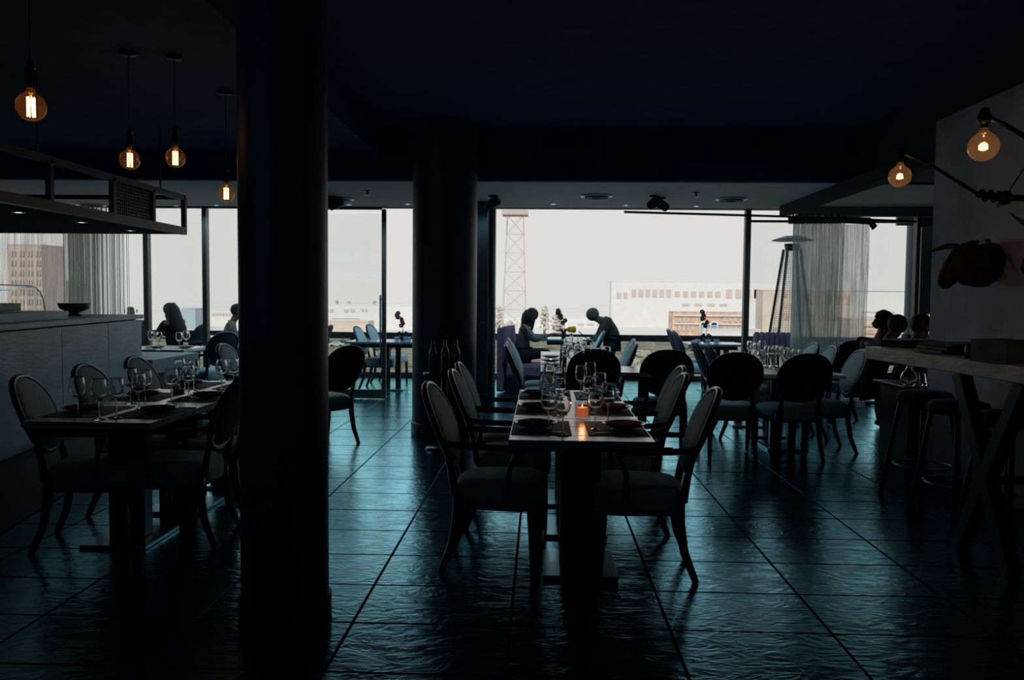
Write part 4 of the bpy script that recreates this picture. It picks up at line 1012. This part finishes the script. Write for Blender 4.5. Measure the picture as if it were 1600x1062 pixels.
def person(label, loc, J, cloth, trouser, hair, hairkind='short', facing=(1, 0), bare=True, legs=True, nose=True, scale=1.0):
    """J: joints in local coordinates (x = the way the person looks when facing is (1,0))"""
    t = thing('person', label, 'person', loc); t.scale = (scale,) * 3
    f = Vector((facing[0], facing[1], 0)).normalized(); s_ = Vector((-f.y, f.x, 0))
    V = lambda q: f * q[0] + s_ * q[1] + Vector((0, 0, q[2]))
    pel, chest, neck, head = [Vector(J[k]) for k in ('pelvis', 'chest', 'neck', 'head')]
    hd = Vector(J.get('look', (1, 0, -.15))).normalized()
    sk = Sk(); P = sk.n(V(pel), .115); Wst = sk.n(V(pel.lerp(chest, .45)), .105, P); C = sk.n(V(chest), .12, Wst)
    Nk = sk.n(V(neck), .055, C); up = (head - neck).normalized()
    H0 = sk.n(V(head - up * .045 + hd * .01), .070, Nk); H1 = sk.n(V(head + up * .02), .090, H0); H2 = sk.n(V(head + up * .075 - hd * .01), .070, H1)
    if nose:
        sk.n(V(head + hd * .095 - up * .015), .016, H1); sk.n(V(head + hd * .075 - up * .075), .030, H0)
    hands = []
    for k, sg in (('l', 1), ('r', -1)):
        sh = chest + Vector((0, sg * .165, .10)); sh = Vector(J.get('sh' + k, sh)); el, wr = Vector(J['el' + k]), Vector(J['wr' + k])
        S_ = sk.n(V(sh), .058, C); E_ = sk.n(V(el), .042, S_); W_2 = sk.n(V(wr), .027, E_)
        d = (wr - el).normalized(); side = d.cross(Vector((0, 0, 1))).normalized() if abs(d.z) < .95 else Vector((0, 1, 0))
        pa = wr + d * .05; Pm = sk.n(V(pa), .032, W_2)
        for q, ln in ((-1.5, .055), (-.5, .07), (.5, .075), (1.5, .065)):
            b0 = pa + d * .035 + side * q * .019; b1 = b0 + d * ln * .55 + Vector((0, 0, -.008)); b2 = b1 + d * ln * .45 + Vector((0, 0, -.022))
            i0 = sk.n(V(b0), .0095, Pm); i1 = sk.n(V(b1), .0085, i0); sk.n(V(b2), .007, i1)
        th = pa - d * .015 + side * sg * -.035; i0 = sk.n(V(th), .011, Pm); sk.n(V(th + d * .035 + side * sg * -.012 + Vector((0, 0, -.01))), .009, i0)
        hands.append((sh, el, wr))
    fe = []
    if legs:
        for k, sg in (('l', 1), ('r', -1)):
            hp = pel + Vector((.02, sg * .09, -.03)); kn, an = Vector(J['kn' + k]), Vector(J['an' + k])
            a = sk.n(V(hp), .085, P); b = sk.n(V(kn), .055, a); c = sk.n(V(an), .038, b); sk.n(V(an + Vector((.12, 0, -.03))), .030, c); fe.append((hp, kn, an))
    body = skin_obj('body', sk.v, sk.e, sk.r, SKIN, t)
    # garments
    c = Sk(); a = c.n(V(pel + Vector((0, 0, -.01))), .150); b = c.n(V(pel.lerp(chest, .45)), .150, a); d = c.n(V(chest), .165, b); c.n(V(neck.lerp(chest, .35)), .075, d)
    for sh, el, wr in hands:
        x = c.n(V(sh), .078, d); y = c.n(V(el), .058, x); c.n(V(el.lerp(wr, .92)), .038, y)
    skin_obj('jacket', c.v, c.e, c.r, CLOTHS[cloth], t)
    if legs:
        c = Sk(); a = c.n(V(pel), .128)
        for hp, kn, an in fe:
            x = c.n(V(hp), .100, a); y = c.n(V(kn), .070, x); c.n(V(kn.lerp(an, .93)), .050, y)
        skin_obj('trousers', c.v, c.e, c.r, CLOTHS[trouser], t)
        for hp, kn, an in fe:
            m = MB(); q = V(an + Vector((.06, 0, -.045))); M = Matrix.Rotation(math.atan2(f.y, f.x), 3, 'Z'); m.blob(q, (.13, .045, .045), 12, 7, M=M); m.build('shoe', BLACK, t)
    # hair cap: shell round the upper back of the skull
    h = MB(); M = Matrix.Rotation(math.atan2(f.y, f.x), 3, 'Z')
    ctr = head + up * .03 - hd * .02
    if hairkind != 'bald':
        h.blob(V(ctr), (.100, .088, .100), 16, 10, M=M)
    if hairkind == 'long':
        pts = [ctr + Vector((-.01, 0, .05)), ctr + Vector((-.07, 0, -.03)), ctr + Vector((-.11, 0, -.16)), ctr + Vector((-.17, 0, -.32)), ctr + Vector((-.24, 0, -.50))]
        h.tube([V(q) for q in pts], [.09, .105, .115, .13, .09], 14)
    elif hairkind == 'shoulder':
        pts = [ctr + Vector((-.02, 0, .03)), ctr + Vector((-.06, 0, -.04)), ctr + Vector((-.09, 0, -.12)), ctr + Vector((-.14, 0, -.19))]
        h.tube([V(q) for q in pts], [.088, .10, .085, .03], 14)
        for sg in (-1, 1): h.tube([V(ctr + Vector((.03, sg * .07, .02))), V(ctr + Vector((.01, sg * .075, -.10))), V(ctr + Vector((0, sg * .06, -.24)))], [.035, .04, .018], 8)
    elif hairkind == 'curly':
        r_ = random.Random(2)
        for k in range(50):
            a = r_.uniform(0, 2 * PI); z = r_.uniform(-.6, 1); q = math.sqrt(1 - z * z); h.blob(V(ctr + Vector((-.02 + .095 * q * math.cos(a), .095 * q * math.sin(a), .10 * z))), .03, 6, 4)
    elif hairkind == 'short':
        h.blob(V(head + up * .035 - hd * .045), (.075, .085, .085), 12, 8, M=M)
    if h.v: h.build('hair', HAIRG if hair == 'grey' else HAIRD, t)
    for sg in (-1, 1):
        MB().blob(V(head + Vector((-.005, sg * .088, -.005))), (.018, .010, .030), 8, 6, M=M).build('ear', SKIN, t)
    return t
Y0 = 12.15
def lx(px, y=Y0): return aty(px, 500, y).x
# seated woman, profile to the right
ox = lx(818)
person('woman in profile with dark hair and a grey top, reaching over the table', (ox, Y0, 0),
       dict(pelvis=(-.02, 0, .60), chest=(.0, 0, .90), neck=(.06, 0, 1.05), head=(.13, 0, 1.155), look=(1, 0, -.1),
            ell=(.16, .17, .80), wrl=(.40, .10, .865), elr=(.16, -.17, .80), wrr=(.38, -.08, .865),
            knl=(.40, .10, .60), anl=(.38, .1, .09), knr=(.42, -.09, .60), anr=(.40, -.1, .09)), 'grey', 'black', 'dark', 'shoulder')
# man bending over, facing left
ox = lx(957)
person('man in a dark jacket bending forward over the table, holding a menu', (ox, Y0, 0),
       dict(pelvis=(-.02, 0, .80), chest=(.06, 0, 1.02), neck=(.19, 0, 1.12), head=(.29, 0, 1.165), look=(.8, 0, -.55),
            ell=(.20, .20, .84), wrl=(.32, .12, .80), elr=(.20, -.20, .84), wrr=(.34, -.12, .80),
            knl=(.08, .1, .46), anl=(-.02, .1, .09), knr=(.04, -.1, .46), anr=(-.08, -.1, .09)), 'olive', 'black', 'grey', 'short', facing=(-1, 0))
t = thing('menu_folder', 'open black menu held by the bending man', 'menu', aty(915, 527, 11.75), 0)
MB().box((0, 0, 0), (.26, .34, .014), M=Matrix.Rotation(math.radians(40), 3, 'Y')).build('left_cover', BLACK, t); MB().box((.16, 0, -.02), (.14, .30, .012), M=Matrix.Rotation(math.radians(80), 3, 'Y')).build('right_cover', BLACK, t)
# three diners near the right wall
SIT = dict(pelvis=(0, 0, .56), chest=(.05, 0, .90), neck=(.09, 0, 1.06), head=(.13, 0, 1.175), ell=(.16, .22, .78), wrl=(.36, .12, .80), elr=(.16, -.22, .78), wrr=(.36, -.12, .80),
           knl=(.42, .12, .52), anl=(.40, .12, .09), knr=(.42, -.12, .52), anr=(.40, -.12, .09))
def sit(label, px, py, y, cloth, hair, hk, facing, lean=0.0, scale=1.0, **kw):
    J = {k: Vector(v) for k, v in SIT.items()}
    for k in ('chest', 'neck', 'head'): J[k] = J[k] + Vector((lean * (J[k].z - .56), 0, -lean * .12))
    J.update(kw); f = Vector(facing).normalized()
    top = aty(px, py, y); hx_ = J['head'].x * f[0]; hy_ = J['head'].x * f[1]
    dz = top.z - (J['head'].z + .12)
    return person(label, (top.x - hx_, y - hy_, max(-.0, dz) if abs(dz) < .2 else 0), J, cloth, 'black', hair, hk, facing=facing)
sit('curly-haired diner in a dark red top behind the other two at the right', 1383, 489, 8.9, 'maroon', 'dark', 'curly', (.75, .66), .15)
sit('diner in a charcoal jumper leaning forward at the right', 1403, 491.5, 8.2, 'slate', 'dark', 'short', (.95, .3), .45)
sit('diner in a navy shirt half hidden by the edge of the right wall', 1441, 491, 7.6, 'navy', 'dark', 'short', (.98, .2), .1)
t = thing('dining_table', 'table of the three diners behind the right wall', 'table', (4.62, 8.3, 0)); plank_top(t, .8, 1.4, .75, 3); blade(t, .70, 2)
# left terrace guests
sit('bald man in a dark jacket behind the end of the concrete counter', 204, 475, 12.3, 'black', 'dark', 'bald', (-.6, .8))
sit('woman with very long brown hair seated at the window, seen from behind', 264, 478, 12.3, 'black', 'dark', 'long', (-.93, .35))
sit('man in a pale beige shirt half hidden by the first column', 371, 475, 12.4, 'beige', 'dark', 'short', (.9, .35), .1)

# ================================================================== CITY
GZ = -13.0
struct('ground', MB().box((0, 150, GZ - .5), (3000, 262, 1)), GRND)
struct('ground_far', MB().box((0, 1281, GZ - .5), (3000, 2000, 1)), mat('hazed_far_ground', (.81, .72, .64), .95, noise=.05, scale=.01))  # far ground made near-white in colour to stand in for haze
def bldg(label, pa, pb, Y, ytop, m, rows=(), win=BWIN, depth=40, roof=None, name='building'):
    a = aty(pa, 470, Y); b = aty(pb, 470, Y); zt_ = aty((pa + pb) / 2, ytop, Y).z
    t = thing(name, label, 'building', ((a.x + b.x) / 2, Y, GZ)); hw = (b.x - a.x) / 2
    depth = min(depth, 10)
    MB().box((0, depth / 2, (zt_ - GZ) / 2), (2 * hw, depth, zt_ - GZ)).build('wall', m, t)
    MB().box((0, depth / 2, zt_ - GZ + .25), (2 * hw, depth, .4)).build('roof', roof or m, t)
    for (w0, w1, y0, y1, n) in rows:
        A, B = aty(w0, y0, Y), aty(w1, y1, Y); 
        for k in range(n):
            cw = (B.x - A.x) / n; xx = A.x + cw * (k + .5) - (a.x + b.x) / 2; z0_, z1_ = B.z - GZ, A.z - GZ
            f = MB().box((xx, -.1, (z0_ + z1_) / 2), (cw * .62, .5, z1_ - z0_)).build('window', win, t)
    return t
bldg('long white building with a row of tall windows on the skyline', 955, 1228, 420, 441, BW, ((962, 982, 457, 466, 2), (985, 1050, 452, 464, 6), (1052, 1128, 455, 464, 6), (1132, 1190, 452, 466, 4), (1062, 1140, 474, 478, 4), (1175, 1222, 452, 466, 3)))
br = bldg('pale brick building with two arched blue windows', 1052, 1165, 300, 489, BBRICK, ((1058, 1086, 496, 503, 4), (1058, 1086, 508, 517, 4), (1128, 1162, 496, 503, 4), (1128, 1162, 509, 520, 4)), depth=50)
# arches
for cx in (1099, 1115):
    A = aty(cx, 512, 300); r_ = 5.5 / F * 300; bz = aty(cx, 525, 300).z; base = (br.location.x, br.location.z)
    poly = [(A.x - base[0] - r_, bz - GZ)] + [(A.x - base[0] - r_ * math.cos(q * PI / 10), aty(cx, 508, 300).z - GZ + r_ * math.sin(q * PI / 10)) for q in range(11)] + [(A.x - base[0] + r_, bz - GZ)]
    MB().prism(poly, 'y', -.6, .2).build('arched_window', BTEAL, br)
    MB().tube([(x_, -.7, z_) for x_, z_ in poly], .30, 6).build('arch_moulding', BW, br)
ba = aty(1108, 494, 300); bw_ = aty(1160, 494, 300)
for yy in (493, 506): MB().box((0, -.3, aty(1108, yy, 300).z - GZ), ((bw_.x - ba.x) * 2.1, .6, .5)).build('string_course', BW, br)
bldg('low white wall in front of the brick building', 1100, 1190, 285, 516, BW, (), depth=4)
bldg('brick building behind the patio heater', 1192, 1330, 310, 455, BTAN, ((1222, 1244, 458, 464, 2), (1222, 1244, 474, 480, 2), (1245, 1330, 460, 475, 6), (1222, 1330, 490, 500, 8)), BBRICK)
bldg('white building with a blue-grey roof at the right of the window', 1322, 1419, 320, 456, BW, ((1330, 1415, 486, 488, 1), (1330, 1415, 494, 497, 1)), roof=BROOF)
bldg('low orange-banded building below the white one at the right', 1330, 1424, 250, 500, BTAN, ((1334, 1420, 506, 511, 1), (1334, 1420, 515, 522, 1)), BBRICK, depth=20)
bldg('long low tan building seen left of the broad column', 500, 660, 360, 477, BW, ((508, 522, 483, 487, 2), (536, 556, 483, 487, 2), (563, 575, 483, 486, 2), (505, 575, 497, 498, 1)), depth=60)
bldg('second low tan building in front of the long one', 470, 576, 300, 503, BTAN, (), depth=30)
bldg('pale hall left of the first column', 320, 470, 380, 485, BW, ((331, 362, 489, 493, 6),))
bldg('rounded pale building right of the long-haired woman', 283, 305, 340, 483, BROOF, depth=15)
bldg('tall brown tower block behind the white curtain', 12, 66, 200, 384, mat('brown_block', (.64, .52, .44), .9), [(16 + 13 * i, 26 + 13 * i, 392 + 15 * k, 400 + 15 * k, 2) for i in range(4) for k in range(7)], BWIN, depth=20)
bldg('pale tower block beside the brown one', 66, 104, 230, 440, BTAN, ((70, 100, 455, 475, 3),), depth=20)
bldg('white low hall behind the seated couple', 770, 950, 400, 496, BW, ((850, 880, 500, 503, 4), (790, 830, 505, 509, 4), (900, 945, 505, 508, 3)), depth=30)
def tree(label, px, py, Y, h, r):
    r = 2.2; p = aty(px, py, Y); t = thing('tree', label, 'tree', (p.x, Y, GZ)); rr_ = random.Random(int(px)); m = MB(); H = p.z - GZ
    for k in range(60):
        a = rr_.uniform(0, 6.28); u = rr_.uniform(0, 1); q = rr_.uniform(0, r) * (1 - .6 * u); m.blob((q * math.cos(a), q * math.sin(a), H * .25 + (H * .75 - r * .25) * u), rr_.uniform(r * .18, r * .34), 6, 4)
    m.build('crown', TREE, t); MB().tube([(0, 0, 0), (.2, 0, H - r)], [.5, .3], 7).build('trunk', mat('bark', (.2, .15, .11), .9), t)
for i, (px, py, Y) in enumerate(((851, 475, 300), (872, 480, 260), (797, 500, 260), (1215, 512, 280), (575, 545, 190), (1010, 548, 200), (990, 560, 150), (1120, 555, 170), (1190, 556, 170), (780, 478, 320), (526, 468, 500), (545, 469, 480), (585, 469, 500))):
    tree(['bushy tree above the seated woman\'s hand', 'small tree left of the orchid', 'low tree behind the seated woman', 'tree between window post and heater', 'street tree below the handrail by the glass door', 'street tree below the handrail, middle of the wide window',
          'nearer street tree below the handrail', 'street tree under the orchid terrace table', 'street tree under the window post', 'tree at the foot of the pylon', 'distant tree on the horizon, left', 'distant tree on the horizon, middle', 'distant tree on the horizon, right'][i], px, py, Y, 0, 4.0)
# pylon
pa, pb = aty(786, 470, 170), aty(822, 470, 170); px_ = (pa.x + pb.x) / 2; hw = (pb.x - pa.x) / 2
t = thing('lattice_pylon', 'tall thin lattice mast rising at the left edge of the wide window', 'pylon', (px_, 170, GZ))
H = 38; m = MB(); lev = [i * 4.0 for i in range(11)]
wz = lambda z: hw * (1.15 - .55 * z / H)
for sx in (-1, 1):
    for sy in (-1, 1): MB().bar((sx * hw * 1.15, sy * hw * 1.15, 0), (sx * wz(H), sy * wz(H), H), .10).build('leg', PYL, t)
for z0, z1 in zip(lev, lev[1:]):
    a, b = wz(z0), wz(z1)
    for s_ in (-1, 1):
        MB().bar((-a, s_ * a, z0), (b, s_ * b, z1), .06).bar((a, s_ * a, z0), (-b, s_ * b, z1), .06).bar((-b, s_ * b, z1), (b, s_ * b, z1), .06).build('brace', PYL, t)
        MB().bar((s_ * a, -a, z0), (s_ * b, b, z1), .06).bar((s_ * b, -b, z1), (s_ * b, b, z1), .06).build('brace', PYL, t)
MB().box((0, 0, aty(800, 333, 170).z - GZ), (hw * 2.2, hw * 2, 1.0)).build('platform', PYL, t)
# cars
def make_car(label, m):
    t = thing('car', label, 'car')
    MB().prism([(-2.1, .35), (2.1, .35), (2.15, .8), (1.3, .95), (.7, 1.42), (-.9, 1.45), (-1.6, 1.0), (-2.1, .95)], 'y', -.85, .85).build('car_body', m, t, .05)
    MB().prism([(-.85, 1.0), (1.15, .97), (.65, 1.37), (-.85, 1.38)], 'y', -.87, .87).build('side_windows', BTEAL, t)
    for sx in (-1.3, 1.3):
        for sy in (-.8, .8): MB().lathe([(.001, -.1), (.32, -.1), (.32, .1), (.001, .1)], 14, (sx, sy, .32), M=Matrix.Rotation(PI / 2, 3, 'X')).build('wheel', TYRE, t)
    return t
cw_ = Proto(lambda l: make_car(l, CARW)); cd_ = Proto(lambda l: make_car(l, CARD))
for pr, px, py, lab in ((cw_, 526, 541, 'white car parked below the handrail beside the first column'), (cd_, 520, 537, 'dark car just behind the white one'), (cw_, 566, 540, 'white car between the two terrace chairs'), (cd_, 540, 536, 'dark car right of the white ones'),
                        (cw_, 1000, 556, 'white car on the street below the wide window'), (cd_, 1075, 548, 'dark car on the street below the arches'), (cw_, 400, 541, 'white car hidden behind the first column'), (cw_, 612, 545, 'white car seen under the terrace table')):
    p = atz(px, py, GZ); pr.put(lab, (p.x, p.y, GZ), random.uniform(-.3, .3), 'parked cars')
